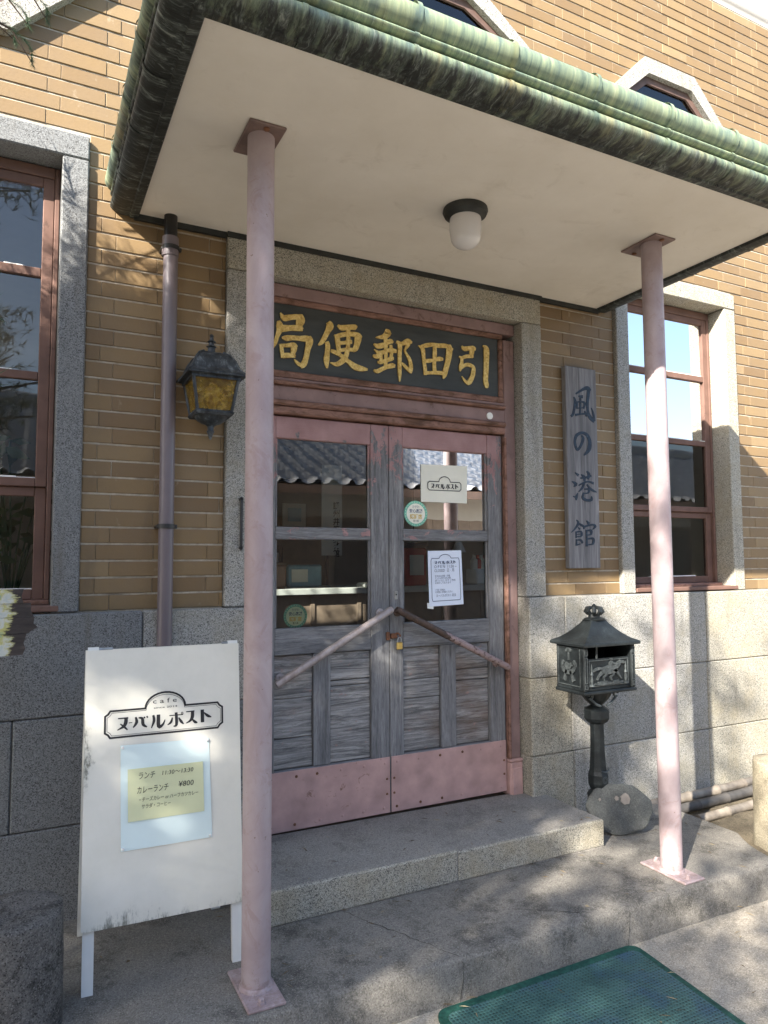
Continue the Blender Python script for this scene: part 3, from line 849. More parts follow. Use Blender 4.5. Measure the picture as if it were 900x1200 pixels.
# plinth of dressed granite blocks
plinth = empty('plinth', (1.64, 0, -1.3), BLD)
Yp = -.05
def blk(x0, x1, z0, z1, mat='granite', y0=Yp, y1=.20, nm='stone_block', par=None):
    j = random.uniform(-.0012, .0012)
    return box(nm, mat, par or plinth, x0 + .0016, x1 - .0016, y0 + j, y1, z0 + .0016, z1 - .0016, .005)
IL, IR = .904, 2.378
for x0, x1, z0, z1, m in [
    (-3.0, -1.2, -.39, 0, 'granite_grey_shade'), (-1.2, .434, -.39, 0, 'granite_grey_shade'), (.434, IL, -.39, 0, 'granite'),
    (-3.0, -1.5, -.80, -.39, 'granite_grey_shade'), (-1.5, -.022, -.80, -.39, 'granite_grey_shade'), (-.022, IL, -.80, -.39, 'granite_grey_shade'),
    (-3.0, -.7, -1.4, -.80, 'granite_grey_shade'), (-.7, IL, -1.4, -.80, 'granite_grey_shade'),
    (IR, 2.62, -.425, 0, 'granite'), (2.62, 3.728, -.425, 0, 'granite'), (3.728, 5.1, -.425, 0, 'granite_warm'), (5.1, 7.0, -.425, 0, 'granite_warm'),
    (IR, 2.652, -.825, -.425, 'granite_warm'), (2.652, 3.722, -.825, -.425, 'granite'), (3.722, 5.4, -.825, -.425, 'granite_warm'), (5.4, 7, -.825, -.425, 'granite_warm'),
    (IR, 2.66, -1.4, -.825, 'granite_warm'), (2.66, 3.718, -1.4, -.825, 'granite'), (3.718, 7, -1.4, -.825, 'granite_warm')]:
    blk(x0, x1, z0, z1, m)
box('plinth_core', 'mortar', plinth, -3, IL - .01, -.02, .19, -1.38, -.006)
box('plinth_core', 'mortar', plinth, IR + .01, 7, -.02, .19, -1.38, -.006)

# granite door surround
sur = empty('door_surround', (1.64, 0, 0), BLD)
Yc = -.026
blk(DX[0], IL, 0, 1.492, 'granite', Yc, .2, 'jamb_stone', sur)
blk(IR, DX[1], 0, 1.492, 'granite', Yc, .2, 'jamb_stone', sur)
blk(DX[0], DX[1], 1.492, 1.652, 'granite_warm', Yc, .2, 'lintel_stone', sur)
mb = MB().box(.829, .841, -.046, -.034, .246, .476, .003).box(.828, .842, -.046, -.024, .25, .262, .002).box(.828, .842, -.046, -.024, .46, .472, .002)
mb.build('holdback_bar', 'steel_dark', sur)

# windows
def window(cx0, cx1, tagw):
    w = empty('window', ((cx0 + cx1) / 2, .1, 0), BLD)
    i0, i1 = cx0 + .102, cx1 - .102
    blk(cx0, i0, 0, 1.833, 'granite_grey_shade' if cx0 < 1 else 'granite', Yc, .13, 'casing_stone', w)
    blk(i1, cx1, 0, 1.833, 'granite_grey_shade' if cx0 < 1 else 'granite_warm', Yc, .13, 'casing_stone', w)
    blk(cx0, cx1, 1.833, WTOP, 'granite_grey_shade' if cx0 < 1 else 'granite_warm', Yc, .13, 'casing_stone', w)
    box('sill', 'sash_paint', w, i0 + .002, i1 + .03, -.03, .09, .006, .030, .004)
    box('sill', 'frame_bare', w, i0 + .002, i1 - .002, .06, .14, .030, .048, .003)
    yf = .096
    box('frame_jamb', 'sash_paint', w, i0 + .001, i0 + .02, yf, yf + .06, .048, 1.83, .003)
    box('frame_jamb', 'sash_paint', w, i1 - .02, i1 - .001, yf, yf + .06, .048, 1.83, .003)
    box('frame_head', 'sash_paint', w, i0 + .021, i1 - .021, yf, yf + .06, 1.785, 1.83, .003)
    a, b = i0 + .021, i1 - .021
    for (z0, z1, yy) in ((.50, 1.784, .102), (.049, .499, .118)):
        box('sash_stile', 'sash_paint', w, a, a + .042, yy, yy + .032, z0, z1, .003)
        box('sash_stile', 'sash_paint', w, b - .042, b, yy, yy + .032, z0, z1, .003)
    a2, b2 = a + .0425, b - .0425
    for z0, z1, yy in ((1.745, 1.784, .1025), (1.362, 1.400, .1025), (.934, .968, .1025), (.50, .535, .1025), (.462, .499, .1185), (.049, .090, .1185)):
        box('sash_rail', 'sash_paint', w, a2, b2, yy, yy + .031, z0, z1, .003)
    # putty lips
    for z in (1.40, .968, .535, .09):
        yy = .106 if z > .2 else .122
        mbp = MB()
        x = a2
        while x < b2 - .02:
            L = random.uniform(.05, .2)
            if random.random() < .6:
                mbp.box(x, min(x + L, b2), yy, yy + .012, z - .001, z + random.uniform(.003, .007))
            x += L
        if mbp.v: mbp.build('putty', 'paper_white', w)
    for z0, z1, yy in ((1.40, 1.745, .116), (.968, 1.362, .116), (.535, .934, .116), (.09, .462, .132)):
        t = random.uniform(-.0025, .0025); t2 = random.uniform(-.003, .003)
        MB().add([(a2, yy, z0), (b2, yy + t, z0), (b2, yy + t + t2, z1), (a2, yy + t2, z1)], [(0, 1, 2, 3)]).build('pane', 'window_glass', w)
    return w
window(*LW, 'L'); window(*RW, 'R')

# octagonal upper windows: mitred granite ring, timber, glass
def octa_pts(cx, hw, fl, zb, zt, ch, ins):
    t = ins * .414
    c = ch
    return [(cx - fl + 0, zb + ins), (cx + fl, zb + ins), (cx + hw - ins, zb + c), (cx + hw - ins, zt - c), (cx + fl, zt - ins), (cx - fl, zt - ins), (cx - hw + ins, zt - c), (cx - hw + ins, zb + c)]
for cx, hw, fl, zb, zt, ch in OCT:
    w = empty('upper_window', (cx, 0, zb), BLD)
    o = octa_pts(cx, hw, fl, zb, zt, ch, 0)
    i_ = octa_pts(cx, hw, fl - .03, zb, zt, ch, .10)
    for k in range(8):
        a, b, c, d = o[k], o[(k + 1) % 8], i_[(k + 1) % 8], i_[k]
        m_ = [tuple(np.array(p) * .9985 + np.array(((a[0] + b[0] + c[0] + d[0]) / 4, (a[1] + b[1] + c[1] + d[1]) / 4)) * .0015) for p in (a, b, c, d)]
        MB().prism(m_, wallfn, .045, -.03).build('casing_stone', 'granite', w)
    MB().prism(i_, wallfn, -.0016, -.0024).build('pane', 'window_glass', w)
    MB().prism(octa_pts(cx, hw, fl - .03, zb, zt, ch, .102), wallfn, -.0032, -.0044).build('dark_backing', 'machine_dark', w)  # dark sheet in place of the dark room behind the glass
    j_ = octa_pts(cx, hw, fl - .045, zb, zt, ch, .145)
    for k in range(8):
        a, b, c, d = i_[k], i_[(k + 1) % 8], j_[(k + 1) % 8], j_[k]
        MB().prism([a, b, c, d], wallfn, .012, -.0010).build('frame_rail', 'sash_dark', w)
# string course and plaster above the brick
corn = empty('cornice', (1.64, 0, 3.98), BLD)
mb = MB()
prof = [(.0, 3.99), (.018, 3.99), (.022, 4.01), (.03, 4.02), (.042, 4.035), (.046, 4.055), (.038, 4.07), (.038, 4.085), (.015, 4.09), (.0, 4.09)]
x0, x1 = -5, 11
vv = [(x0, .02 - o_, z) for o_, z in prof] + [(x1, .02 - o_, z) for o_, z in prof]
n = len(prof)
mb.add(vv, [(i, i + 1, i + 1 + n, i + n) for i in range(n - 1)])
mb.build('string_moulding', 'plaster', corn, True)
box('plaster_band', 'plaster', corn, -5, 11, .0, .012, 4.088, 6)

# ------------------------------------------------------------------ entrance joinery
frame = empty('door_frame', (1.64, .08, -1.02), BLD)
yF = .042
box('frame_jamb', 'frame_paint', frame, 2.306, IR - .002, yF, .16, -.845, 1.40, .004)
box('frame_jamb', 'frame_paint', frame, IL + .002, .968, yF, .16, -.845, 1.40, .004)
box('jamb_moulding', 'frame_bare', frame, 2.297, 2.312, yF - .012, yF + .02, -.845, .86, .004)
for a, b in ((2.297, IR + .002), (IL - .002, .975)):
    mb = MB().box(a, b, yF - .014, .15, TZ(2.3) - .01, -.862, .006).box(a + .008, b - .008, yF - .022, .14, TZ(2.3) - .01, -.89, .004).box(a - .002, b + .001, yF - .018, .15, -.862, -.845, .006)
    mb.build('jamb_foot', 'kick_paint', frame)
box('frame_head', 'frame_paint', frame, IL + .002, IR - .002, yF - .006, .16, 1.43, 1.489, .004)
box('head_moulding', 'frame_bare', frame, .97, 2.304, yF - .002, .12, 1.402, 1.4295, .006)
box('transom_moulding', 'frame_bare', frame, .97, 2.304, yF - .004, .12, 1.044, 1.080, .006)
box('transom_moulding', 'frame_bare', frame, 2.278, 2.304, yF + .002, .12, 1.081, 1.4015, .005)
box('transom_ledge', 'frame_bare', frame, IL + .003, 2.30, yF - .030, .12, 1.010, 1.028, .006)
box('transom_ledge', 'frame_paint', frame, IL + .003, 2.304, yF - .016, .12, 1.0285, 1.0435, .004)
box('transom_rail', 'frame_paint', frame, IL + .003, 2.305, yF - .004, .12, .940, 1.0095, .003)
box('transom_ledge', 'frame_bare', frame, IL + .003, 2.305, yF - .026, .12, .914, .9395, .008)
box('transom_ledge', 'frame_bare', frame, IL + .003, 2.305, yF - .012, .12, .876, .9135, .006)
MB().tube([(2.204, yF - .004, .968), (2.204, yF - .010, .968)], .019, 20).build('white_stud', 'paper_white', frame)

def leaf(x0, x1, sl, sr, mull, side):
    d = empty('door', ((x0 + x1) / 2, .08, -1.02), BLD)
    y0, y1 = .060, .104
    zt, zb = .870, -1.012
    box('stile', 'door_wood_v', d, x0, x0 + sl, y0, y1, zb, zt, .003)
    box('stile', 'door_wood_v', d, x1 - sr, x1, y0, y1, zb, zt, .003)
    a, b = x0 + sl + .0006, x1 - sr - .0006
    for z0, z1, nm in ((.768, zt, 'rail'), (.297, .355, 'rail'), (-.231, -.110, 'rail'), (zb, -.745, 'rail')):
        box(nm, 'door_wood_h', d, a, b, y0 + .0015, y1 - .001, z0, z1, .003)
    box('muntin', 'door_wood_v', d, mull[0], mull[1], y0 + .003, y1 - .002, -.744, -.232, .003)
    for p0, p1 in ((a, mull[0] - .001), (mull[1] + .001, b)):
        cuts = [-.743] + sorted(random.uniform(-.62, -.32) for _ in range(2)) + [-.233]
        for q0, q1 in zip(cuts[:-1], cuts[1:]):
            yy = .078 + random.uniform(-.004, .003)
            box('panel_board', 'panel_board', d, p0, p1, yy, yy + .014, q0 + random.uniform(.001, .004), q1 - .001, .003)
    for z0, z1 in ((.355, .768), (-.110, .297)):
        box('glazing_bead', 'door_wood_v', d, a, a + .010, .0665, .080, z0 + .001, z1 - .001, .003)
        box('glazing_bead', 'door_wood_v', d, b - .010, b, .0665, .080, z0 + .001, z1 - .001, .003)
        t = .0012 * side
        MB().add([(a, .0815 - t, z0), (b, .0815 + t, z0), (b, .0815 + t + .001, z1), (a, .0815 - t + .001, z1)], [(0, 1, 2, 3)]).build('pane', 'door_glass', d)
    kp = box('kick_plate', 'kick_paint', d, x0 + .003, x1 - .002, .0545, .0595, -1.010, -.748, .0015)
    for i in range(6):
        for z in (-.775, -.985):
            x = x0 + .03 + (x1 - x0 - .06) * i / 5 + random.uniform(-.008, .008)
            MB().lathe([(.0062, 0), (.005, .003), (.002, .0045)], (0, 0, 0), 10).v
            mb = MB().tube([(x, .0545, z), (x, .0518, z), (x, .0508, z)], [.0068, .0058, .003], 10)
            mb.build('rivet', 'rust' if random.random() < .45 else 'kick_paint', kp, True)
    for z in (-.85, -.92):
        for x in (x0 + .018, x1 - .018):
            MB().tube([(x, .0545, z), (x, .0515, z)], [.0062, .0045], 8).build('rivet', 'rust', kp, True)
    return d
XS = 1.606
dl = leaf(.976, XS - .0015, .045, .098, (1.210, 1.296), -1)
dr = leaf(XS + .0015, 2.294, .076, .094, (1.900, 1.990), 1)
# push bars, each on flanged brackets
def bar(door, p, q, mat):
    p = Vector(p); q = Vector(q)
    d = (q - p).normalized()
    b = MB().tube([p - d * .012, p, q, q + d * .012], [.014, .0172, .0172, .014], 14).build('push_bar', mat, door, True)
    for e in (p + d * .03, q - d * .03):
        mb = MB().tube([(e.x, e.y, e.z), (e.x, .0575, e.z)], .009, 10).tube([(e.x, .0595, e.z), (e.x, .052, e.z), (e.x, .050, e.z)], [.021, .021, .015], 16)
        mb.build('bracket', mat, door, True)
bar(dl, (1.578, -.004, -.041), (1.02, -.004, -.345), 'bar_pale')
bar(dr, (1.622, -.004, -.043), (2.262, -.004, -.357), 'bar_rust')
box('lock_plate', 'steel_galv', dr, 1.634, 1.652, .0565, .0598, .006, .048, .002)
MB().tube([(1.643, .0566, .030), (1.643, .0553, .030)], .004, 10).build('keyhole', 'ink', dr)
h = MB().box(1.585, 1.606, .052, .0598, -.190, -.150, .002).box(1.609, 1.642, .046, .0595, -.182, -.158, .002).tube([(1.637, .052, -.16), (1.645, .040, -.158), (1.652, .034, -.168), (1.648, .040, -.180)], .005, 8)
h.build('hasp', 'rust', dr, True)
pl = thing('padlock', (1.647, .034, -.25), 'small brass padlock hanging from the rusty hasp between the doors', 'padlock')
MB().box(1.632, 1.662, .0255, .0415, -.236, -.200, .004).build('lock_body', 'brass', pl, True)
MB().tube([(1.637, .0335, -.202), (1.637, .0335, -.188), (1.641, .0335, -.179), (1.647, .0335, -.176), (1.653, .0335, -.179), (1.657, .0335, -.188), (1.657, .0335, -.202)], .0028, 8).build('shackle', 'steel_galv', pl, True)
# ------------------------------------------------------------------ porch canopy
CAN = thing('porch_canopy', (1.66, -.6, 1.65), 'flat porch canopy with green verdigris copper edge and cream soffit on pink posts', 'canopy')
CX0, CX1, CY, ZC = .392, 2.930, -1.238, 1.654
box('soffit', 'soffit', CAN, CX0 + .001, CX1 - .001, CY + .001, -.022, ZC, ZC + .02)
box('wall_strip', 'dark_metal', CAN, CX0 - .02, CX1 + .02, -.021, -.0005 - .0265, 1.628, ZC + .018) if False else None
box('wall_strip', 'dark_metal', CAN, CX0 - .02, DX[0] - .002, -.021, -.0045, 1.630, ZC + .019)  # black strip along the dark line between soffit and wall
box('wall_strip', 'dark_metal', CAN, DX[1] + .002, CX1 + .02, -.021, -.0045, 1.630, ZC + .019)
box('wall_strip', 'dark_metal', CAN, DX[0] - .0015, DX[1] + .0015, -.036, -.0275, 1.630, ZC - .0005)
PROF = [(0, 1.660), (.000, 1.648), (.004, 1.641), (.034, 1.637), (.038, 1.644)]
for t in np.linspace(-95, 62, 11):
    PROF.append((.060 + .054 * math.cos(R(t)), 1.678 + .034 * math.sin(R(t)) + (.0 if t > -60 else .0)))
PROF += [(.070, 1.7115)]
for t in np.linspace(-80, 80, 7):
    PROF.append((.096 + .0185 * math.cos(R(t)), 1.7235 + .0112 * math.sin(R(t))))
PROF += [(.074, 1.7358)]
for t in np.linspace(-78, 118, 13):
    PROF.append((.094 + .042 * math.cos(R(t)), 1.778 + .043 * math.sin(R(t))))
PROF += [(.06, 1.828)]
def fascia(side, a, b, m0, m1):
    """one pressed section; m0/m1: mitred end"""
    mb = MB(); vv = []
    gap = .0012
    steps = [0, 1]
    for e, (t, mt) in enumerate(((a, m0), (b, m1))):
        for o, z in PROF:
            if side == 'front':
                x = t + (-o if (mt and e == 0) else (o if mt else (gap if e == 0 else -gap)))
                vv.append((x, CY - o, z))
            else:
                y = t
                if mt: y = CY - o
                else: y += (-gap if e == 0 else gap)
                vv.append((CX0 - o if side == 'left' else CX1 + o, y, z))
    n = len(PROF)
    mb.add(vv, [(i, i + 1, i + 1 + n, i + n) for i in range(n - 1)])
    # folded lap at the joint
    if not m1:
        vv = []
        for t2 in (0.0, .016):
            for o, z in PROF[4:]:
                k = 4.5e-3
                zz = z + (k if z > 1.778 else -k * .3); oo = o + k
                if side == 'front': vv.append((b - gap - t2 * 1.0 + .004, CY - oo, zz))
                elif side == 'left': vv.append((CX0 - oo, b + gap + t2 - .004, zz))
                else: vv.append((CX1 + oo, b + gap + t2 - .004, zz))
        n2 = len(PROF) - 4
        mb.add(vv, [(i, i + 1, i + 1 + n2, i + n2) for i in range(n2 - 1)])
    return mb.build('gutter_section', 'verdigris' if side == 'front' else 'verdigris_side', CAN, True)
xj = [CX0] + [.64 + .3425 * i for i in range(7)] + [CX1]
for i in range(len(xj) - 1):
    fascia('front', xj[i], xj[i + 1], i == 0, i == len(xj) - 2)
yj = [-.001, -.30, -.62, -.94, CY]
for i in range(4):
    fascia('left', yj[i], yj[i + 1], False, i == 3)
    fascia('right', yj[i], yj[i + 1], False, i == 3)
for x0, x1 in ((CX0 - .03, CX0 + .004), (CX1 - .004, CX1 + .03)):
    pass
# backing so no daylight shows through the joints, and the hipped copper top
o_ = .05
MB().box(CX0 - o_, CX1 + o_, CY - o_, .010, 1.674, 1.80).build('core', 'dark_metal', CAN)
o_ = .062
mb = MB().add([(CX0 - o_, CY - o_, 1.826), (CX1 + o_, CY - o_, 1.826), (CX1 + o_, -.002, 1.826), (CX0 - o_, -.002, 1.826), (CX0 + .5, -.002, 2.02), (CX1 - .5, -.002, 2.02)],
              [(0, 1, 5, 4), (1, 2, 5), (3, 0, 4)])
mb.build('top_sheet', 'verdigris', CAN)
# small end closers against the wall
for s, x in ((-1, CX0), (1, CX1)):
    MB().add([(x + s * o, -.0025, z) for o, z in PROF[3:]] , [tuple(range(len(PROF) - 3))]).build('end_closer', 'dark_metal', CAN)

# posts with plates and bolts
for bx, tx in ((.688, .687), (2.537, 2.541)):
    by, ty = -.788, -.780
    zb = SZ(bx)
    p = MB().tube([(bx, by, zb + .010), (bx, by, zb + .2), (tx, ty, ZC - .009)], .0462, 28).build('post', 'pink', CAN, True)
    bp = MB().box(bx - .060, bx + .060, by - .122, by + .122, zb + .0005, zb + .0105, .003).build('base_plate', 'pink', p)
    MB().tube([(bx, by, zb + .010), (bx, by, zb + .016), (bx, by, zb + .021)], [.054, .052, .047], 28).build('weld', 'pink', p, True)
    for s in (-1, 1):
        c = (bx + s * .012, by + s * .096, zb + .0105)
        MB().lathe([(.013, 0), (.013, .004), (.009, .004), (.009, .013), (.006, .016)], c, 6).build('bolt', 'pink', p)
    cpx = tx + .0; cpy = ty + .02
    MB().box(cpx - .064, cpx + .064, cpy - .105, cpy + .105, ZC - .0095, ZC - .0005, .003).build('cap_plate', 'plate_brown', p)
    for s in (-1, 1):
        MB().lathe([(.011, 0), (.011, -.005), (.006, -.007)], (cpx, cpy + s * .082, ZC - .0095), 8).build('bolt', 'rust', p)

# ceiling lamp
L = thing('ceiling_lamp', (1.60, -.66, 1.55), 'opal glass dome lamp on a black round base under the porch soffit', 'lamp')
MB().lathe([(.092, ZC - .0004), (.094, ZC - .012), (.088, ZC - .026), (.070, ZC - .034), (.066, ZC - .040)], (1.60, -.66, 0), 36).build('lamp_base', 'dark_metal', L, True)
pr = [(.0635, ZC - .036), (.066, ZC - .05), (.067, ZC - .085), (.062, ZC - .12)] + [(.062 * math.cos(R(t)), ZC - .12 - .048 * math.sin(R(t))) for t in (15, 30, 45, 60, 75, 86)]
MB().lathe(pr, (1.60, -.66, 0), 36).build('globe', 'opal', L, True)

# downpipe
dp = thing('downpipe', (.515, -.05, -.4), 'mauve grey plastic downpipe on the brick between window and lantern', 'pipe')
MB().tube([(.5165, -.058, -1.15), (.5165, -.058, 1.50)], .030, 24).build('pipe', 'pipe_plastic', dp, True)
MB().tube([(.515, -.058, 1.50), (.515, -.058, 1.655)], .0275, 24).build('upper_pipe', 'pipe_black', dp, True)
MB().tube([(.515, -.058, 1.478), (.515, -.058, 1.50), (.515, -.058, 1.56)], [.034, .0345, .0335], 24).build('collar', 'pipe_plastic', dp, True)
for z in (1.513, .341):
    mb = MB().tube([(.516, -.058, z - .009), (.516, -.058, z + .009)], .0365, 24).box(.478, .490, -.062, .004, z - .006, z + .006, .002).box(.543, .560, -.066, -.050, z - .008, z + .008, .002)
    mb.build('clip', 'steel_dark', dp, True)

# ------------------------------------------------------------------ wall lantern
LX, LY = .668, -.165
LN = thing('wall_lantern', (LX, LY, .7), 'old grey metal lantern with amber glass on the wall beside the door', 'lantern')
q2 = math.sqrt(2)
def sq(prof, mat, nm, rot=45, sm=False):
    return MB().lathe([(r_ * q2, z) for r_, z in prof], (LX, LY, 0), 4, R(rot)).build(nm, mat, LN, sm)
sq([(.117, .943), (.118, .949), (.094, .972), (.079, 1.010), (.062, 1.036), (.040, 1.050), (.034, 1.053)], 'lantern', 'roof')
for sx in (-1, 1):
    for sy in (-1, 1):
        MB().tube([(LX + sx * r_, LY + sy * r_, z) for r_, z in ((.118, .948), (.095, .973), (.080, 1.011), (.063, 1.037), (.040, 1.052))], .0045, 8).build('roof_rib', 'lantern', LN, True)
MB().lathe([(.030, 1.050), (.016, 1.060), (.014, 1.078), (.021, 1.082), (.013, 1.088), (.011, 1.098), (.018, 1.103), (.009, 1.110), (.007, 1.124), (.010, 1.128), (.003, 1.136)], (LX, LY, 0), 14).build('finial', 'lantern', LN, True)
sq([(.098, .930), (.098, .944)], 'lantern', 'top_ring')
sq([(.072, .787), (.078, .797), (.074, .806)], 'lantern', 'bottom_ring')
for sx in (-1, 1):
    for sy in (-1, 1):
        a = Vector((LX + sx * .090, LY + sy * .090, .934)); b = Vector((LX + sx * .069, LY + sy * .069, .803))
        MB().tube([b, a], .0068, 8).build('corner_bar', 'lantern', LN, True)
for k in range(4):
    c, s = math.cos(k * math.pi / 2), math.sin(k * math.pi / 2)
    def rp(u, v, z): return (LX + u * c - v * s, LY + u * s + v * c, z)
    MB().add([rp(-.064, -.0665, .804), rp(.064, -.0665, .804), rp(.085, -.0875, .934), rp(-.085, -.0875, .934)], [(0, 1, 2, 3)]).build('pane', 'amber', LN)
MB().lathe([(.012, .806), (.018, .825), (.026, .86), (.029, .885), (.024, .91), (.014, .922)], (LX, LY, 0), 16).build('bulb', 'bulb_yellow', LN, True)
MB().lathe([(.066, .787), (.060, .776), (.040, .762), (.022, .756), (.013, .748), (.012, .735), (.016, .728), (.010, .716), (.007, .704), (.002, .694)], (LX, LY, 0), 20).build('drop', 'lantern', LN, True)
MB().tube([(LX, LY + .088, .96), (LX, -.07, .99), (LX, -.03, 1.01), (LX, -.010, .97)], .009, 10).box(LX - .028, LX + .028, -.014, -.001, .90, 1.04, .004).build('wall_bracket', 'lantern', LN, True)

# ------------------------------------------------------------------ lettered signs
TS = thing('transom_sign', (1.63, .06, 1.08), 'long dark board with five gold brush characters above the doors', 'sign')
box('board', 'sign_board', TS, .972, 2.277, .056, .075, 1.081, 1.4012)
for nm in ('kyoku', 'ben', 'yuu', 'den', 'hiki'):
    mb = MB()
    for i, st in enumerate(LET[nm]):
        stroke(mb, [(a / 1e3, b / 1e3, c / 1e3, d / 1e3) for a, b, c, d in st], wallfn, -.0505 + .00025 * i, -.0555)
    mb.build('gold_character', 'gold', TS)
PQ = thing('wooden_plaque', (2.785, -.02, .15), 'weathered upright wooden plaque with four blue brush characters on the brick', 'sign')
mb = MB().box(2.670, 2.897, -.0365, -.002, .150, 1.283, .003)
mb.build('board', 'plaque_wood', PQ)
for nm in ('kaze', 'no', 'minato', 'kan'):
    mb = MB()
    for i, st in enumerate(LET[nm]):
        stroke(mb, [(a / 1e3 + .004 * (1.0 - b / 1e3), b / 1e3, c / 1e3 * 1.1, d / 1e3 * 1.1) for a, b, c, d in st], wallfn, .0385 + .00015 * i, .0362)
    mb.build('blue_character', 'blue_paint', PQ)

# ------------------------------------------------------------------ notices on the glass (behind the panes)
def paper(name, mat, pts, y, label, cat):
    t = thing(name, (pts[0][0], y, min(p[1] for p in pts)), label, cat)
    n = 8; vv = []
    for j in range(n + 1):
        for i in range(n + 1):
            u, v = i / n, j / n
            p = [pts[0][k] * (1 - u) * (1 - v) + pts[1][k] * u * (1 - v) + pts[2][k] * u * v + pts[3][k] * (1 - u) * v for k in (0, 1)]
            vv.append((p[0], y + .0009 * math.sin(u * 5 + v * 3), p[1]))
    MB().add(vv, [(j * (n + 1) + i, j * (n + 1) + i + 1, (j + 1) * (n + 1) + i + 1, (j + 1) * (n + 1) + i) for j in range(n) for i in range(n)]).build('sheet', mat, t, 'all')
    def fn(u, v, d):
        p = [pts[3][k] * (1 - u) * (1 - v) + pts[2][k] * u * (1 - v) + pts[1][k] * u * v + pts[0][k] * (1 - u) * v for k in (0, 1)]
        return (p[0], y - .0022 - d, p[1])
    return t, fn
# logo cartouche in unit board coordinates
def cartouche(mb, fn, u0, u1, v0, v1, vt, w, d, ntch=.035, asp=1.0):
    """notched plate with a round hood: centre-line stroked"""
    nu = ntch * (u1 - u0); nv = nu * asp
    cu = (u0 + u1) / 2; hw = (u1 - u0) * .185
    path = [(u0, v0 + nv), (u0, v1 - nv), (u0 + nu * .6, v1 - nv * .6), (u0 + nu, v1)]
    a0 = [(cu - hw, v1)]
    for t in np.linspace(0, 180, 17):
        a0.append((cu - hw * .92 * math.cos(R(t)), v1 + (vt - v1) * math.sin(R(t))))
    a0.append((cu + hw, v1))
    path += a0 + [(u1 - nu, v1), (u1 - nu * .6, v1 - nv * .6), (u1, v1 - nv), (u1, v0 + nv), (u1 - nu * .6, v0 + nv * .6), (u1 - nu, v0), (u0 + nu, v0), (u0 + nu * .6, v0 + nv * .6), (u0, v0 + nv)]
    for a, b in zip(path[:-1], path[1:]):
        dd = np.array(b) - np.array(a); L_ = np.linalg.norm(dd)
        if L_ < 1e-6: continue
        e = dd / L_ * w * .3
        stroke(mb, [(a[0] - e[0], a[1] - e[1], w, w * asp), (b[0] + e[0], b[1] + e[1], w, w * asp)], fn, d, d - .0002, 1)
def logo_text(mb, fn, u0, u1, v0, v1, d, fat=1.0):
    P = LET['logo']
    allx = [p[0] for s in P for p in s]; ally = [p[1] for s in P for p in s]
    ax, bx_, ay, by_ = min(allx), max(allx), min(ally), max(ally)
    for i, s in enumerate(P):
        stroke(mb, [(u0 + (u1 - u0) * (x - ax) / (bx_ - ax), v0 + (v1 - v0) * (y - ay) / (by_ - ay), fat * (u1 - u0) * w / (bx_ - ax), fat * (v1 - v0) * w / (by_ - ay)) for x, y, w in s], fn, d + .00002 * i, d - .0002, 3)

yP = .0775
t, fn = paper('cafe_logo_sheet', 'paper_cream', [(1.801, .690), (2.083, .695), (2.080, .497), (1.800, .497)], yP, 'cream sheet with a small cartouche logo high in the door glass', 'notice')
mb = MB(); cartouche(mb, fn, .14, .86, .32, .55, .69, .014, .0, .04, 1.45); logo_text(mb, fn, .21, .80, .36, .50, .0004, 1.1)
mb.build('print', 'ink', t)
t, fn = paper('opening_hours_sheet', 'paper_lilac', [(1.837, .246), (2.039, .250), (2.051, -.031), (1.844, -.037)], yP, 'pale blue opening hours sheet taped in the lower door glass', 'notice')
mb = MB(); 
pth = [(.10, .09), (.08, .14), (.08, .82), (.10, .86), (.32, .86)] + [(.5 - .17 * math.cos(R(a)), .86 + .07 * math.sin(R(a))) for a in range(15, 180, 15)] + [(.68, .86), (.90, .86), (.92, .82), (.92, .14), (.90, .09), (.10, .09)]
for a, b in zip(pth[:-1], pth[1:]): stroke(mb, [(*a, .014, .011), (*b, .014, .011)], fn, .0, -.0002, 1)
logo_text(mb, fn, .18, .82, .755, .815, .0004, 1.2)
mb.build('print', 'ink_blue', t)
def line(s, size, u, v, w, m='ink_blue', par=t, f=fn, d=.0004, nm='print', sh=0.0):
    mb = MB(); text(mb, s, size, f, u, v, d, w, 0.0, sh); mb.build(nm, m, par)
line('O P E N  11:30 ~', .075, .17, .685, .66)
line('CLOSED  日 · 月', .07, .17, .615, .58)
for i, (s, w) in enumerate((('定休日は日曜・月曜', .44), ('ランチは売り切れ次第', .46), ('終了いたします ご予約', .60), ('お待ちしております', .46))):
    line(s, .042, .18, .525 - .042 * i, w)
line('ご予約・お問合せ', .038, .18, .275, .28)
line('お気軽にお電話ください', .042, .18, .235, .5)
line('ヌーバルポスト 店主', .055, .2, .165, .58)
MB().add([fn(-.05, -.03, -.004), fn(.12, -.05, -.004), fn(.13, .05, -.004), fn(-.06, .07, -.004)], [(0, 1, 2, 3)]).build('tape', 'paper_white', t)
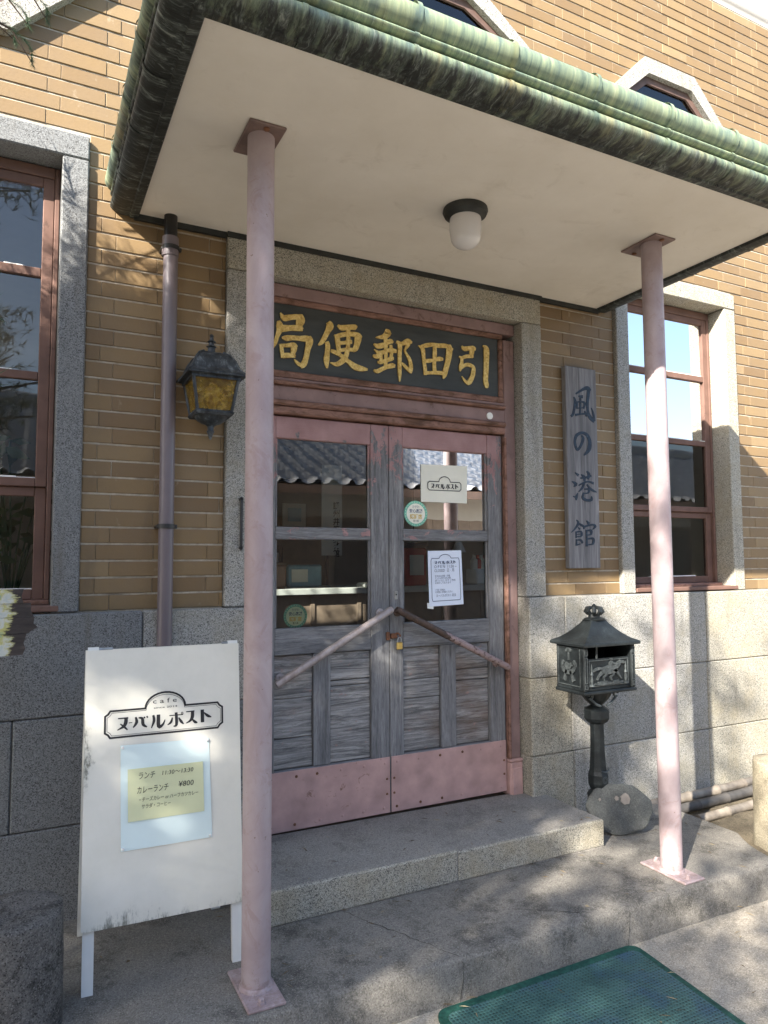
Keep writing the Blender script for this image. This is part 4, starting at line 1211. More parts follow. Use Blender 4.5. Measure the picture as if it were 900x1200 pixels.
def sticker(x, z, r_, label, faded):
    s = thing('round_sticker', (x, yP, z - r_), label, 'sticker')
    y = .0885 if faded else yP
    def ring(r0, r1, dd, m, nm):
        n = 40
        MB().add([(x + rr * math.cos(2 * math.pi * k / n), y - dd, z + rr * .96 * math.sin(2 * math.pi * k / n)) for rr in (r0, r1) for k in range(n)], [(k, (k + 1) % n, n + (k + 1) % n, n + k) for k in range(n)]).build(nm, m, s)
    ring(.0005, r_, 0, 'sticker_green', 'disc')
    n = 26
    mb = MB()
    for k in range(n):
        a = 2 * math.pi * k / n
        mb.tube([(x + r_ * .9 * math.cos(a), y - .0006, z + r_ * .865 * math.sin(a)), (x + r_ * .9 * math.cos(a), y - .0012, z + r_ * .865 * math.sin(a))], r_ * .035, 6)
    mb.build('dots', 'sticker_pale', s)
    ring(.0005, r_ * .79, .0009, 'sticker_pale' if faded else 'paper_cream', 'inner_disc')
    fn2 = lambda u, v, d: (x + u, y - .0014 - d, z + v)
    mb = MB(); text(mb, 'かがわ', r_ * .25, fn2, -r_ * .3, r_ * .42, 0, r_ * .6); text(mb, '安心店舗', r_ * .32, fn2, -r_ * .55, r_ * .08, 0, r_ * 1.1, .02); mb.build('print', 'ink_blue', s)
    mb = MB(); text(mb, '認証店', r_ * .38, fn2, -r_ * .52, -r_ * .36, 0, r_ * 1.04, .03); mb.build('print', 'brass', s)
    mb = MB(); text(mb, '香川県', r_ * .2, fn2, -r_ * .24, -r_ * .62, 0, r_ * .48); mb.build('print', 'ink', s)
sticker(1.769, .435, .068, 'round white sticker with green rim beside the cream sheet', False)
sticker(1.130, -.058, .058, 'round yellow green sticker low in the door pane above the push bar', True)

# ------------------------------------------------------------------ sandwich board
A0 = Vector((.191, -.598, SZ(.2))); ang, lean = -.047, .12
ex = Vector((math.cos(ang), math.sin(ang), 0)); nb = Vector((-math.sin(ang), math.cos(ang), 0)); upv = nb * math.sin(lean) + Vector((0, 0, 1)) * math.cos(lean); nf = ex.cross(upv)   # nf points to the viewer? (-Y side)
nf = -upv.cross(ex) if (-upv.cross(ex)).y < 0 else upv.cross(ex)
def abf(u, v, d):
    p = A0 + ex * u + upv * v + nf * d
    return tuple(p)
SBD = thing('sandwich_board', A0 + ex * .25, 'white wooden sandwich board with cafe logo and lunch notice beside the post', 'sandwich board')
def abox(mb, u0, u1, v0, v1, d0, d1):
    return mb.prism([(u0, v0), (u1, v0), (u1, v1), (u0, v1)], abf, d0, d1)
abox(MB(), -.004, .506, .187, 1.055, 0, -.010).build('front_panel', 'board_white', SBD)
for u in (.002, .470):
    abox(MB(), u, u + .034, .0, 1.066, -.0105, -.030).build('leg', 'board_leg', SBD)
abox(MB(), .036, .47, .19, .225, -.0105, -.030).build('rail', 'board_white', SBD)
abox(MB(), .036, .47, 1.02, 1.05, -.0105, -.030).build('rail', 'board_white', SBD)
top = A0 + upv * 1.05
def rear(u, v, d):
    back = nb * math.sin(lean * 1.9) - Vector((0, 0, 1)) * math.cos(lean * 1.9)
    return tuple(top + ex * u + nb * .034 + back * v + nb * d)
Lr = (top.z - SZ(.2)) / math.cos(lean * 1.9) - .002
for u in (-.004, .472):
    MB().prism([(u, 0), (u + .034, 0), (u + .034, Lr), (u, Lr)], rear, 0, .02).build('leg', 'board_leg', SBD)
MB().prism([(-.004, .0), (.506, .0), (.506, .86), (-.004, .86)], rear, .0205, .028).build('rear_panel', 'board_white', SBD)
for u in (.03, .45):
    MB().tube([abf(u, 1.058, -.02), abf(u + .05, 1.058, -.02)], .006, 8).build('hinge', 'steel_galv', SBD)
# logo on the board
mb = MB()
cartouche(mb, abf, .058, .444, .767, .853, .902, .0062, .0008, .042, 1.0)
mb2 = MB()
cartouche(mb2, abf, .0645, .4375, .7735, .8465, .8945, .0014, .0008, .040, 1.0)
for i, s in enumerate(LET['logo']):
    stroke(mb, [(x / 1e4, y / 1e4, w / 1e4 * 1.05) for x, y, w in s], abf, .0009 + .00002 * i, .0004)
text(mb2, 'c a f e', .022, abf, .2095, .8665, .0009, .079)
text(mb2, 'since 2014', .0085, abf, .213, .8495, .0009, .077)
mb.build('logo', 'ink', SBD); mb2.build('logo', 'ink', SBD)
# lunch notice: laminated pale sheet with a yellow note, pinned at the corners
NT = thing('lunch_notice', A0 + ex * .25 + upv * .41, 'pale blue laminated sheet with a yellow handwritten lunch menu on the sandwich board', 'notice')
def sheet(name, mat, c, d, wv, par):
    n = 10; vv = []
    for j in range(n + 1):
        for i in range(n + 1):
            u, v = i / n, j / n
            p = [c[0][k] * (1 - u) * (1 - v) + c[1][k] * u * (1 - v) + c[2][k] * u * v + c[3][k] * (1 - u) * v for k in (0, 1)]
            vv.append(abf(p[0], p[1], d + wv * (math.sin(u * 4 + v * 2.3) * math.sin(v * 5 + 1) + 1) * .5))
    return MB().add(vv, [(j * (n + 1) + i, j * (n + 1) + i + 1, (j + 1) * (n + 1) + i + 1, (j + 1) * (n + 1) + i) for j in range(n) for i in range(n)]).build(name, mat, par, 'all')
sheet('backing_sheet', 'paper_pale_blue', [(.107, .740), (.397, .735), (.404, .410), (.112, .409)], .0015, .003, NT)
sheet('yellow_note', 'paper_yellow', [(.130, .662), (.375, .660), (.378, .498), (.133, .497)], .0056, .0012, NT)
for u, v in ((.114, .733), (.390, .729), (.397, .417), (.118, .416)):
    MB().tube([abf(u, v, .001), abf(u, v, .0075), abf(u, v, .009)], [.005, .005, .003], 10).build('pin', 'paper_white', NT, True)
hd = .0076
line('ランチ', .026, .165, .628, .052, 'ink', NT, abf, hd, 'handwriting', .12)
line('11:30～13:30', .019, .240, .632, .102, 'ink', NT, abf, hd, 'handwriting', .12)
line('カレーランチ', .026, .160, .583, .100, 'ink', NT, abf, hd, 'handwriting', .12)
line('¥800', .024, .293, .588, .050, 'ink', NT, abf, hd, 'handwriting', .12)
line('・チーズカレー or ハーフカツカレー', .016, .168, .556, .190, 'ink', NT, abf, hd, 'handwriting', .12)
line('サラダ・コーヒー', .016, .175, .534, .092, 'ink', NT, abf, hd, 'handwriting', .12)
# ------------------------------------------------------------------ cast-iron mailbox
MX, MY = 2.632, -.256
MB_ = thing('mailbox', (MX, MY, -1.15), 'dark cast-iron pedestal mailbox with a crown top and horse rider relief', 'mailbox')
bx0, bx1, by0, by1, bz0, bz1 = 2.462, 2.802, -.360, -.152, -.468, -.226
mb = MB()
mb.box(bx0, bx1, by0 + .012, by1, bz0 + .016, bz0 + .03, .003)
mb.box(bx0 + .006, bx0 + .016, by0 + .02, by1, bz0 + .03, bz1)
mb.box(bx1 - .016, bx1 - .006, by0 + .02, by1, bz0 + .03, bz1)
mb.box(bx0 + .017, bx1 - .017, by1 - .012, by1, bz0 + .03, bz1)
mb.box(bx0 + .017, bx1 - .017, by0 + .014, by0 + .024, bz0 + .031, bz1 - .070)
mb.build('body', 'iron', MB_)
MB().box(bx0 - .006, bx1 + .006, by0 - .004, by1 + .004, bz0, bz0 + .016, .004).build('bottom_moulding', 'iron', MB_)
for x in (bx0 + .012, bx1 - .012):
    MB().box(x - .014, x + .014, by0, by0 + .03, bz0 + .0165, bz1, .005).build('corner_pilaster', 'iron', MB_)
    for z0, z1 in ((bz0 + .03, bz0 + .05), (bz0 + .058, bz1 - .06), (bz1 - .05, bz1 - .02)):
        m2 = MB(); c0, c1 = x - .009, x + .009
        for a, b, c, d in ((c0, c1, z0, z0 + .003), (c0, c1, z1 - .003, z1), (c0, c0 + .003, z0 + .003, z1 - .003), (c1 - .003, c1, z0 + .003, z1 - .003)):
            m2.box(a, b, by0 - .0025, by0 + .001, c, d)
        m2.build('raised_panel', 'iron_relief', MB_)
def mfront(u, v, d): return (2.500 + u * .264, by0 + .014 - d, bz0 + .038 + v * .128)
m2 = MB()
for a, b, c, d in ((0, 1, 0, .03), (0, 1, .97, 1), (0, .015, .03, .97), (.985, 1, .03, .97)):
    m2.prism([(a, c), (b, c), (b, d), (a, d)], mfront, .005, -.001)
m2.build('panel_border', 'iron_relief', MB_)
m2 = MB()
H = [[(.33, .62, .16), (.45, .60, .24), (.58, .62, .26), (.66, .66, .2)], [(.64, .68, .16), (.72, .78, .13), (.77, .90, .08)], [(.75, .90, .09), (.84, .86, .09), (.88, .80, .04)],
     [(.36, .58, .12), (.30, .46, .08), (.24, .38, .05), (.20, .24, .04)], [(.40, .56, .1), (.42, .42, .07), (.36, .32, .045), (.38, .16, .035)], [(.62, .60, .1), (.70, .48, .07), (.74, .36, .045), (.80, .22, .035)], [(.58, .58, .09), (.60, .42, .06), (.54, .32, .04), (.56, .18, .03)],
     [(.34, .66, .05), (.24, .68, .08), (.14, .62, .06), (.10, .56, .02)], [(.55, .70, .1), (.55, .84, .12), (.57, .94, .05)], [(.55, .98, .07), (.57, 1.04, .06)], [(.57, .86, .05), (.66, .82, .04), (.72, .80, .03)], [(.55, .70, .07), (.60, .58, .05), (.60, .48, .035)],
     [(.14, .10, .04), (.3, .07, .06), (.5, .09, .06), (.7, .07, .06), (.86, .11, .04)], [(.22, .14, .05), (.34, .13, .06), (.46, .15, .05)], [(.6, .13, .05), (.74, .14, .06)]]
for i, s in enumerate(H):
    stroke(m2, [(u, v, w * .75, w * 1.35) for u, v, w in s], mfront, .010 - .0004 * (i % 5), -.001)
m2.build('rider_relief', 'iron_relief', MB_)
for u in (.07, .93):
    m2 = MB()
    zz = bz0 + .040; x = 2.500 + u * .264
    m2.lathe([(.014, 0), (.013, .008), (.006, .012), (.008, .03), (.005, .05), (.009, .056), (.004, .07), (.005, .085), (.001, .11)], (x, by0 + .011, zz), 10)
    m2.build('candlestick_relief', 'iron_relief', MB_, True)
def mside(u, v, d): return (bx0 + .006 - d, by1 - .012 - u * .165, bz0 + .036 + v * .19)
m2 = MB()
for a, b, c, d in ((0, 1, 0, .02), (0, 1, .98, 1), (0, .03, .02, .98), (.97, 1, .02, .98)):
    m2.prism([(a, c), (b, c), (b, d), (a, d)], mside, .005, -.001)
for s in [[(.5, .96, .03), (.5, .66, .03)], [(.28, .62, .1), (.22, .46, .12), (.40, .36, .14), (.66, .38, .13), (.80, .52, .1), (.72, .66, .07)], [(.36, .56, .12), (.5, .48, .16), (.62, .56, .1)], [(.42, .40, .08), (.34, .24, .08), (.30, .12, .12)], [(.58, .38, .08), (.66, .22, .08), (.72, .12, .12)], [(.38, .9, .06), (.5, .94, .1), (.62, .9, .06)]]:
    stroke(m2, [(u, v, w, w) for u, v, w in s], mside, .009, -.001)
m2.build('horn_relief', 'iron_relief', MB_)
MB().box(bx0 + .092, bx0 + .098, by0 + .012, by0 + .02, bz1 - .069, bz1 - .001).build('slot_divider', 'iron_relief', MB_)
# swept roof
rx, ry = (bx1 - bx0) / 2 + .016, (by1 - by0) / 2 + .022
rf = MB(); prof = [(1.0, -.232), (1.015, -.222), (.99, -.214), (.80, -.200), (.60, -.176), (.44, -.150), (.32, -.128), (.27, -.116), (.27, -.110)]
vv = []
for s, z in prof:
    vv += [(MX + sx * rx * s, MY + sy * ry * s, z) for sx, sy in ((-1, -1), (0, -1.04), (1, -1), (1.0, 0), (1, 1), (0, 1), (-1, 1), (-1.0, 0))]
n = len(prof)
rf.add(vv, [(i * 8 + k, i * 8 + (k + 1) % 8, (i + 1) * 8 + (k + 1) % 8, (i + 1) * 8 + k) for i in range(n - 1) for k in range(8)] + [tuple(range(8)), tuple((n - 1) * 8 + k for k in range(8))])
rf.build('roof', 'iron', MB_, True)
MB().lathe([(.058, -.112), (.060, -.106), (.046, -.100), (.034, -.098), (.032, -.082)], (MX, MY, 0), 16, 0, 1, .8).build('crown_base', 'iron', MB_, True)
for k in range(8):
    a = 2 * math.pi * k / 8
    MB().tube([(MX + .028 * math.cos(a), MY + .028 * math.sin(a), -.084), (MX + .043 * math.cos(a), MY + .043 * math.sin(a), -.068), (MX + .036 * math.cos(a), MY + .036 * math.sin(a), -.052), (MX + .010 * math.cos(a), MY + .010 * math.sin(a), -.047)], [.009, .011, .010, .006], 8).build('crown_arch', 'iron', MB_, True)
MB().lathe([(.006, -.052), (.011, -.044), (.011, -.038), (.004, -.030)], (MX, MY, 0), 12).build('crown_ball', 'iron', MB_, True)
# scrolled capital, fluted bowl, shaft
fl = [(.085, -.468), (.083, -.480), (.072, -.500), (.056, -.520), (.040, -.534), (.034, -.540)]
vv = []; seg = 32
for i, (r_, z) in enumerate(fl):
    for k in range(seg):
        rr = r_ * (1 + (.05 if k % 4 < 2 else -.05))
        t = 2 * math.pi * k / seg; vv.append((MX + rr * math.cos(t), MY + rr * .8 * math.sin(t), z))
MB().add(vv, [(i * seg + k, i * seg + (k + 1) % seg, (i + 1) * seg + (k + 1) % seg, (i + 1) * seg + k) for i in range(len(fl) - 1) for k in range(seg)] + [tuple((len(fl) - 1) * seg + k for k in range(seg))]).build('fluted_bowl', 'iron', MB_, True)
for s in (-1, 1):
    pts = [(MX + s * (.085 + .014 * math.cos(R(t))), MY - .05, -.484 + .014 * math.sin(R(t))) for t in range(0, 330, 30)]
    pts += [(MX + s * .075, MY - .05, -.508), (MX + s * .05, MY - .052, -.528), (MX + s * .02, MY - .05, -.540)]
    MB().tube(pts, .0065, 8).build('scroll', 'iron_relief', MB_, True)
def msq(prof, nm, seg=8, rot=22.5):
    return MB().lathe(prof, (MX, MY, 0), seg, R(rot)).build(nm, 'iron', MB_, seg > 10)
msq([(.030, -.538), (.033, -.546), (.05, -.556), (.066, -.566), (.066, -.606), (.056, -.622), (.040, -.632)], 'collar', 8)
msq([(.036, -.630), (.036, -.65), (.038, -.76), (.043, -.85), (.046, -.87), (.053, -.888), (.053, -.93), (.044, -.955), (.037, -.965)], 'shaft', 8)
for k in (5, 6):
    a = R(22.5 + 45 * k + 22.5)
    c = Vector((MX + .047 * math.cos(a), MY + .047 * math.sin(a), -.908)); d = Vector((math.cos(a), math.sin(a), 0)); tt = Vector((-math.sin(a), math.cos(a), 0))
    for r_ in (.016, .009):
        MB().tube([c + tt * r_ * math.cos(t) + Vector((0, 0, 1)) * r_ * math.sin(t) for t in np.linspace(0, 2 * math.pi, 17)], .0028, 6, False).build('rosette', 'iron_relief', MB_, True)
    MB().tube([c + tt * .022 + Vector((0, 0, .045)), c + d * .006 + Vector((0, 0, .04)), c - tt * .022 + Vector((0, 0, .045))], .0035, 6).build('leaf_lip', 'iron_relief', MB_, True)
MB().lathe([(.037, -.962), (.050, -.972), (.060, -.985), (.058, -1.0), (.046, -1.02), (.05, -1.08), (.062, -1.13), (.062, -1.152)], (MX, MY, 0), 20, 0, 1, .9).build('foot', 'iron', MB_, True)

# rough flat stone leaning on the pedestal
ST = thing('flat_stone', (2.70, -.36, -1.15), 'rounded flat grey stone leaning against the mailbox foot', 'stone')
import bmesh
bm = bmesh.new()
bmesh.ops.create_icosphere(bm, subdivisions=4, radius=1)
rs = np.random.default_rng(3)
ph = rs.uniform(0, 6, 12)
for v in bm.verts:
    c = v.co.copy()
    k = 1 + .07 * math.sin(3 * c.x + ph[0]) * math.sin(2.3 * c.z + ph[1]) + .035 * math.sin(7 * c.x + ph[2]) * math.sin(6 * c.z + ph[3]) + .02 * math.sin(5 * math.atan2(c.z, c.x) + 1) * abs(math.sin(2 * math.atan2(c.z, c.x))) + .02 * math.sin(13 * c.z + ph[4] + 5 * c.y) * math.sin(11 * c.x)
    yy = math.copysign(abs(c.y) ** .38, c.y)
    v.co = Vector((c.x * k * .165, yy * .022 * (1 + .1 * math.sin(9 * c.x + ph[5])), c.z * k * .122))
me = bpy.data.meshes.new('stone'); bm.to_mesh(me); bm.free()
me.materials.append(M['boulder']); me.polygons.foreach_set('use_smooth', [True] * len(me.polygons))
so = bpy.data.objects.new('stone', me); col.objects.link(so); so.parent = ST
ORI[so.name] = Vector((2.672, -.352, -1.040))
so.location = ORI[so.name] - W(ST); so.rotation_euler = (R(-20), 0, R(-30))
for (dx, dz, r_) in ((.03, .045, .024), (-.012, .048, .010), (-.095, .042, .006)):
    sp = bpy.data.objects.new('lichen_spot', None)
    bm = bmesh.new(); n = 14
    vs2 = [bm.verts.new((r_ * (1 + .15 * math.sin(3 * k + dx * 90)) * math.cos(2 * math.pi * k / n), 0, r_ * (1.1 + .12 * math.cos(2 * k)) * math.sin(2 * math.pi * k / n))) for k in range(n)]
    bm.faces.new(vs2); ext = bmesh.ops.extrude_face_region(bm, geom=list(bm.faces))
    for v in [q for q in ext['geom'] if isinstance(q, bmesh.types.BMVert)]: v.co.y -= .004
    me = bpy.data.meshes.new('lichen_spot'); bm.to_mesh(me); bm.free(); me.materials.append(M['lichen'])
    sp = bpy.data.objects.new('lichen_spot', me); col.objects.link(sp); sp.parent = so
    sp.location = (dx, -.0235, dz)

# ------------------------------------------------------------------ stone bollards
def bollard(x, y, r_, zt, zb, mat, label):
    t = thing('stone_bollard', (x, y, zb), label, 'bollard', 'stone bollards beside the porch')
    seg = 40; prof = [(r_ * 1.04, zb - .02), (r_ * 1.02, zb + .08), (r_, (zb + zt) / 2), (r_ * .995, zt - .02), (r_ * .985, zt - .005), (r_ * .95, zt)]
    vv = []; F = []
    pr2 = []
    for i in range(len(prof) - 1):
        k = 6 if i in (1, 2) else 2
        for j in range(k): pr2.append((prof[i][0] + (prof[i + 1][0] - prof[i][0]) * j / k, prof[i][1] + (prof[i + 1][1] - prof[i][1]) * j / k))
    pr2.append(prof[-1]); pr2 += [(r_ * .6, zt + .003), (r_ * .3, zt + .002)]
    for i, (rr, z) in enumerate(pr2):
        for k in range(seg):
            a = 2 * math.pi * k / seg
            w = 1 + .012 * math.sin(5 * a + z * 9) + .008 * math.sin(11 * a + z * 23) + random.uniform(-.008, .008)
            vv.append((x + rr * w * math.cos(a), y + rr * w * math.sin(a), z + (random.uniform(-.003, .003) if i > 3 else 0)))
    n = len(pr2)
    F = [(i * seg + k, i * seg + (k + 1) % seg, (i + 1) * seg + (k + 1) % seg, (i + 1) * seg + k) for i in range(n - 1) for k in range(seg)] + [tuple((n - 1) * seg + k for k in range(seg))]
    MB().add(vv, F).build('shaft', mat, t, 'all')
    return t
bl = bollard(.0, -.655, .137, -.815, GZ, 'dark_stone', 'dark rough stone bollard in front of the sandwich board')
bollard(3.372, -.75, .137, -.80, -1.21, 'pale_stone', 'pale sunlit stone bollard beside the bamboo poles')
# ------------------------------------------------------------------ bamboo poles on the earth bed
def pole(a, b, r_, mat, label):
    a, b = Vector(a), Vector(b)
    t = thing('bamboo_pole', (a + b) / 2, label, 'pole', 'poles lying along the plinth')
    L_ = (b - a).length; pts = []; rad = []
    nn = max(2, int(L_ / .24))
    for i in range(nn):
        for f_, k in ((.02, 1.0), (.5, .97), (.94, 1.0), (.965, 1.13), (.985, 1.13)):
            p = a + (b - a) * ((i + f_) / nn); pts.append((p.x, p.y, p.z + .006 * math.sin(p.x * 3))); rad.append(r_ * k)
    MB().tube(pts, rad, 14).build('cane', mat, t, True)
pole((2.98, -.115, -1.165), (4.9, -.095, -1.15), .026, 'bamboo', 'pale bamboo pole lying nearest the granite plinth')
pole((3.18, -.205, -1.18), (4.9, -.155, -1.165), .027, 'bamboo_dark', 'dark bamboo pole lying between two pale ones')
pole((3.25, -.335, -1.19), (4.8, -.270, -1.18), .024, 'bamboo', 'pale bamboo pole lying farthest out from the plinth')

# ------------------------------------------------------------------ door mat
mt = thing('door_mat', (1.68, -1.35, GZ), 'worn green rubber mat on the ground before the porch step', 'mat')
def rr_pts(x0, x1, y0, y1, r_, n=6):
    o = []
    for cx, cy, a0 in ((x1 - r_, y1 - r_, 0), (x0 + r_, y1 - r_, 90), (x0 + r_, y0 + r_, 180), (x1 - r_, y0 + r_, 270)):
        o += [(cx + r_ * math.cos(R(a0 + 90 * k / n)), cy + r_ * math.sin(R(a0 + 90 * k / n))) for k in range(n + 1)]
    return o
xy = lambda u, v, d: (u + .09 * (v + 1.0), v + .004 * u, GZ + .014 + d)
MB().prism(rr_pts(1.235, 2.135, -1.60, -.957, .045), xy, .002, -.012).build('border', 'mat_edge', mt)
MB().prism(rr_pts(1.262, 2.108, -1.573, -.992, .03), xy, .0045, .0025).build('tread', 'mat_rubber', mt)

# ------------------------------------------------------------------ painted plank sign at the window
PS = thing('painted_plank_sign', (-.25, -.40, GZ), 'hand painted black and yellow plank sign before the window', 'sign')
for z0, z1, e, tilt in ((.062, .108, [(.002, .0), (-.004, .5), (.002, 1)], .012), (.016, .0605, [(.034, 0), (.026, .4), (.024, 1)], .014), (-.038, .0145, [(.018, 0), (.046, .35), (.034, .6), (.036, 1)], .016), (-.108, -.0395, [(.004, 0), (.012, .3), (.006, .55), (.014, 1)], .02)):
    pts = [(-.55, z0), *[(x, z0 + (z1 - z0) * t + tilt * .0) for x, t in e], (-.55, z1)]
    y = -.40 + random.uniform(-.004, .004)
    MB().prism([(u, v + tilt * (u + .05)) for u, v in pts], lambda u, v, d: (u, y - d, v), .009, -.009).build('plank', 'painted_plank', PS)
MB().box(-.30, -.26, -.388, -.36, GZ, .08, .004).build('stake', 'pillar_wood', PS)
# ------------------------------------------------------------------ inside the building
room = MB()
rx0, rx1, ry0, ry1, rz0, rz1 = -2.5, 6.5, .23, 5.2, -1.03, 2.15
rm = [((rx0, ry0, rz0), (rx1, ry0, rz0), (rx1, ry1, rz0), (rx0, ry1, rz0))]
fl_ = MB().box(rx0, rx1, .105, ry1, rz0 - .1, rz0).build('interior_floor', 'interior_floor')
tag(fl_, kind='structure')
iw = MB()
iw.box(rx0 - .1, rx0, ry0, ry1, rz0, rz1).box(rx1, rx1 + .1, ry0, ry1, rz0, rz1).box(rx0 - .1, rx1 + .1, ry0, ry1 + .1, rz1, rz1 + .1)
# rear wall with an added, unseen opening that lets sky light brighten the room
iw.box(rx0 - .1, -2.2, ry1, ry1 + .1, rz0, rz1).box(-.5, rx1 + .1, ry1, ry1 + .1, rz0, rz1).box(-2.2, -.5, ry1, ry1 + .1, rz0, .1).box(-2.2, -.5, ry1, ry1 + .1, 1.5, rz1)
tag(iw.build('interior_wall', 'interior_wall'), kind='structure')
ct = thing('shop_counter', (2.4, 1.5, rz0), 'long grey topped counter inside behind the door glass', 'counter')
box('counter_top', 'counter_top', ct, .6, 4.6, 1.45, 2.05, -.03, .012, .004)
box('counter_front', 'counter_front', ct, .65, 4.55, 1.52, 2.0, rz0, -.031)
for x in np.arange(.7, 4.6, .35):
    box('counter_batten', 'counter_front', ct, x, x + .03, 1.508, 1.519, rz0, -.032)
pc = thing('framed_picture', (1.98, 3.2, .5), 'small framed picture on the wall inside behind the door', 'picture')
k = (3.2 + 3.05) / (2.5 + 3.05)
def kx(x): return x * k
def kz(z): return .195 + (z - .195) * k
box('frame', 'cream_plastic', pc, kx(1.882), kx(2.083), 3.19, 3.21, kz(.486), kz(.675), .003)
box('print', 'blue_card', pc, kx(1.925), kx(2.04), 3.186, 3.189, kz(.525), kz(.635))
hs = thing('hanging_scroll', (2.2, 2.2, .24), 'long white vertical sign with brush lettering hanging inside', 'sign')
box('sheet', 'paper_white', hs, 2.108, 2.282, 2.198, 2.203, .242, .97)
fnh = lambda u, v, d: (u, 2.1965 - d, v)
mb = MB()
for i, ch in enumerate('讃州井筒屋敷館'):
    text(mb, ch, .062, fnh, 2.205, .62 - i * .064, .0, .055, .02)
mb.build('lettering', 'ink', hs)
dk_ = MB().box(1.55, 2.62, 3.30, 3.36, -.2, .98).build('dark_cabinet', 'machine_dark')
tag(dk_, 'dark cabinet behind the framed picture inside', 'cabinet')
MB().box(1.58, 2.05, 3.285, 3.299, -.17, .95, .004).build('cabinet_door', 'counter_front', dk_); MB().box(2.1, 2.59, 3.285, 3.299, -.17, .95, .004).build('cabinet_door', 'counter_front', dk_)
ITEMS = [('coffee_machine', 2.60, 1.62, .18, .16, .28, 'red_plastic', 'dark red coffee machine on the counter'),
         ('wooden_box', 1.50, 1.70, .22, .18, .16, 'pillar_wood', 'brown wooden box at one end of the counter'),
         ('card_display', 1.78, 1.72, .26, .04, .16, 'blue_card', 'grey blue card display standing on the counter'),
         ('white_basket', 3.22, 1.60, .2, .16, .12, 'basket_white', 'white basket on the counter behind the right pane'),
         ('picture_stand', 1.60, 1.95, .2, .03, .30, 'machine_dark', 'dark framed photo standing on the counter'),
         ('leaflet_stack', 2.28, 1.58, .24, .18, .025, 'paper_white', 'low stack of white leaflets on the counter')]
for nm, x, y, w_, d_, h_, m_, lb in ITEMS:
    t = thing(nm, (x, y, .012), lb, nm.split('_')[-1])
    box('body', m_, t, x - w_ / 2, x + w_ / 2, y - d_ / 2, y + d_ / 2, .0125, .0125 + h_, .012)
    if nm == 'coffee_machine':
        box('front_plate', 'cream_plastic', t, x - .06, x + .06, y - d_ / 2 - .006, y - d_ / 2 - .0005, .09, .24, .002); box('lid', 'machine_dark', t, x - .1, x + .1, y - .09, y + .09, .293, .33, .01)
    elif nm == 'white_basket':
        for i in range(5):
            MB().lathe([(.03, .10), (.032, .2), (.012, .215), (.012, .24)], (x - .07 + .035 * i, y, .0), 10).build('bottle', 'red_plastic' if i % 2 else 'cream_plastic', t, True)
    elif nm == 'wooden_box':
        box('lid', 'counter_front', t, x - .115, x + .115, y - .095, y + .095, .173, .19, .003)
    elif nm == 'card_display':
        box('card', 'paper_cream', t, x - .1, x + .02, y - .026, y - .0205, .05, .14)
    elif nm == 'picture_stand':
        box('photo', 'counter_top', t, x - .06, x + .06, y - .022, y - .0155, .06, .26)
    else:
        box('top_leaflet', 'paper_cream', t, x - .11, x + .09, y - .08, y + .07, .0385, .042)
for i, x in enumerate((2.34, 2.43, 2.98, 3.06)):
    j = MB().lathe([(.03, .0125), (.034, .03), (.034, .10), (.022, .118), (.022, .13)], (x, 1.74 + .03 * (i % 2), 0), 16).build('jar', 'cream_plastic' if i % 2 else 'pillar_wood', None, True)
    tag(j, ['brown jar on the counter next to the leaflets', 'cream jar on the counter next to the coffee machine', 'brown jar on the counter between basket and coffee machine', 'cream jar on the counter near the basket'][i], 'jar', 'jars on the counter')
for i, x in enumerate((2.62, 3.02)):
    pt = thing('pendant_lamp', (x, 1.62, .55), ['small white pendant lamp hanging inside above the coffee machine', 'small white pendant lamp hanging inside above the basket'][i], 'lamp', 'pendant lamps over the counter')
    MB().lathe([(.012, .36), (.02, .35), (.055, .27), (.058, .262)], (x, 1.62, 0), 20).build('shade', 'basket_white', pt, True)
    MB().tube([(x, 1.62, .355), (x, 1.62, 2.14)], .003, 6).build('cord', 'ink', pt)
# plant behind the lower left window
PT = thing('potted_plant', (-.05, .42, -.2), 'leafy pot plant standing inside the window left of the downpipe', 'plant')
MB().lathe([(.07, -.2), (.09, -.02), (.095, 0)], (-.05, .42, 0), 20).build('pot', 'counter_front', PT, True)
box('stand', 'pillar_wood', PT, -.25, .15, .30, .55, rz0, -.2005)
mbs = MB(); mbl = MB()
for i in range(16):
    a = random.uniform(0, 6.28); L_ = random.uniform(.3, .75); s = random.uniform(.05, .22)
    tip = Vector((-.05 + s * math.cos(a), .42 + .5 * s * math.sin(a), L_))
    mbs.tube([(-.05, .42, -.02), ((-.05 + tip.x) / 2, (.42 + tip.y) / 2, L_ * .6), tip], .004, 5)
    for q in range(3):
        b2 = random.uniform(0, 6.28); ln = random.uniform(.07, .13); d = Vector((math.cos(b2), .4 * math.sin(b2), random.uniform(-.4, .5))).normalized(); sd = d.cross(Vector((0, 1, .2))).normalized() * ln * .2
        p = tip - Vector((0, 0, .06 * q))
        mbl.add([p, p + d * ln * .5 + sd, p + d * ln, p + d * ln * .5 - sd], [(0, 1, 2, 3)])
mbs.build('stem', 'leaf', PT); tag(mbl.build('foliage', 'leaf', PT), kind='stuff')

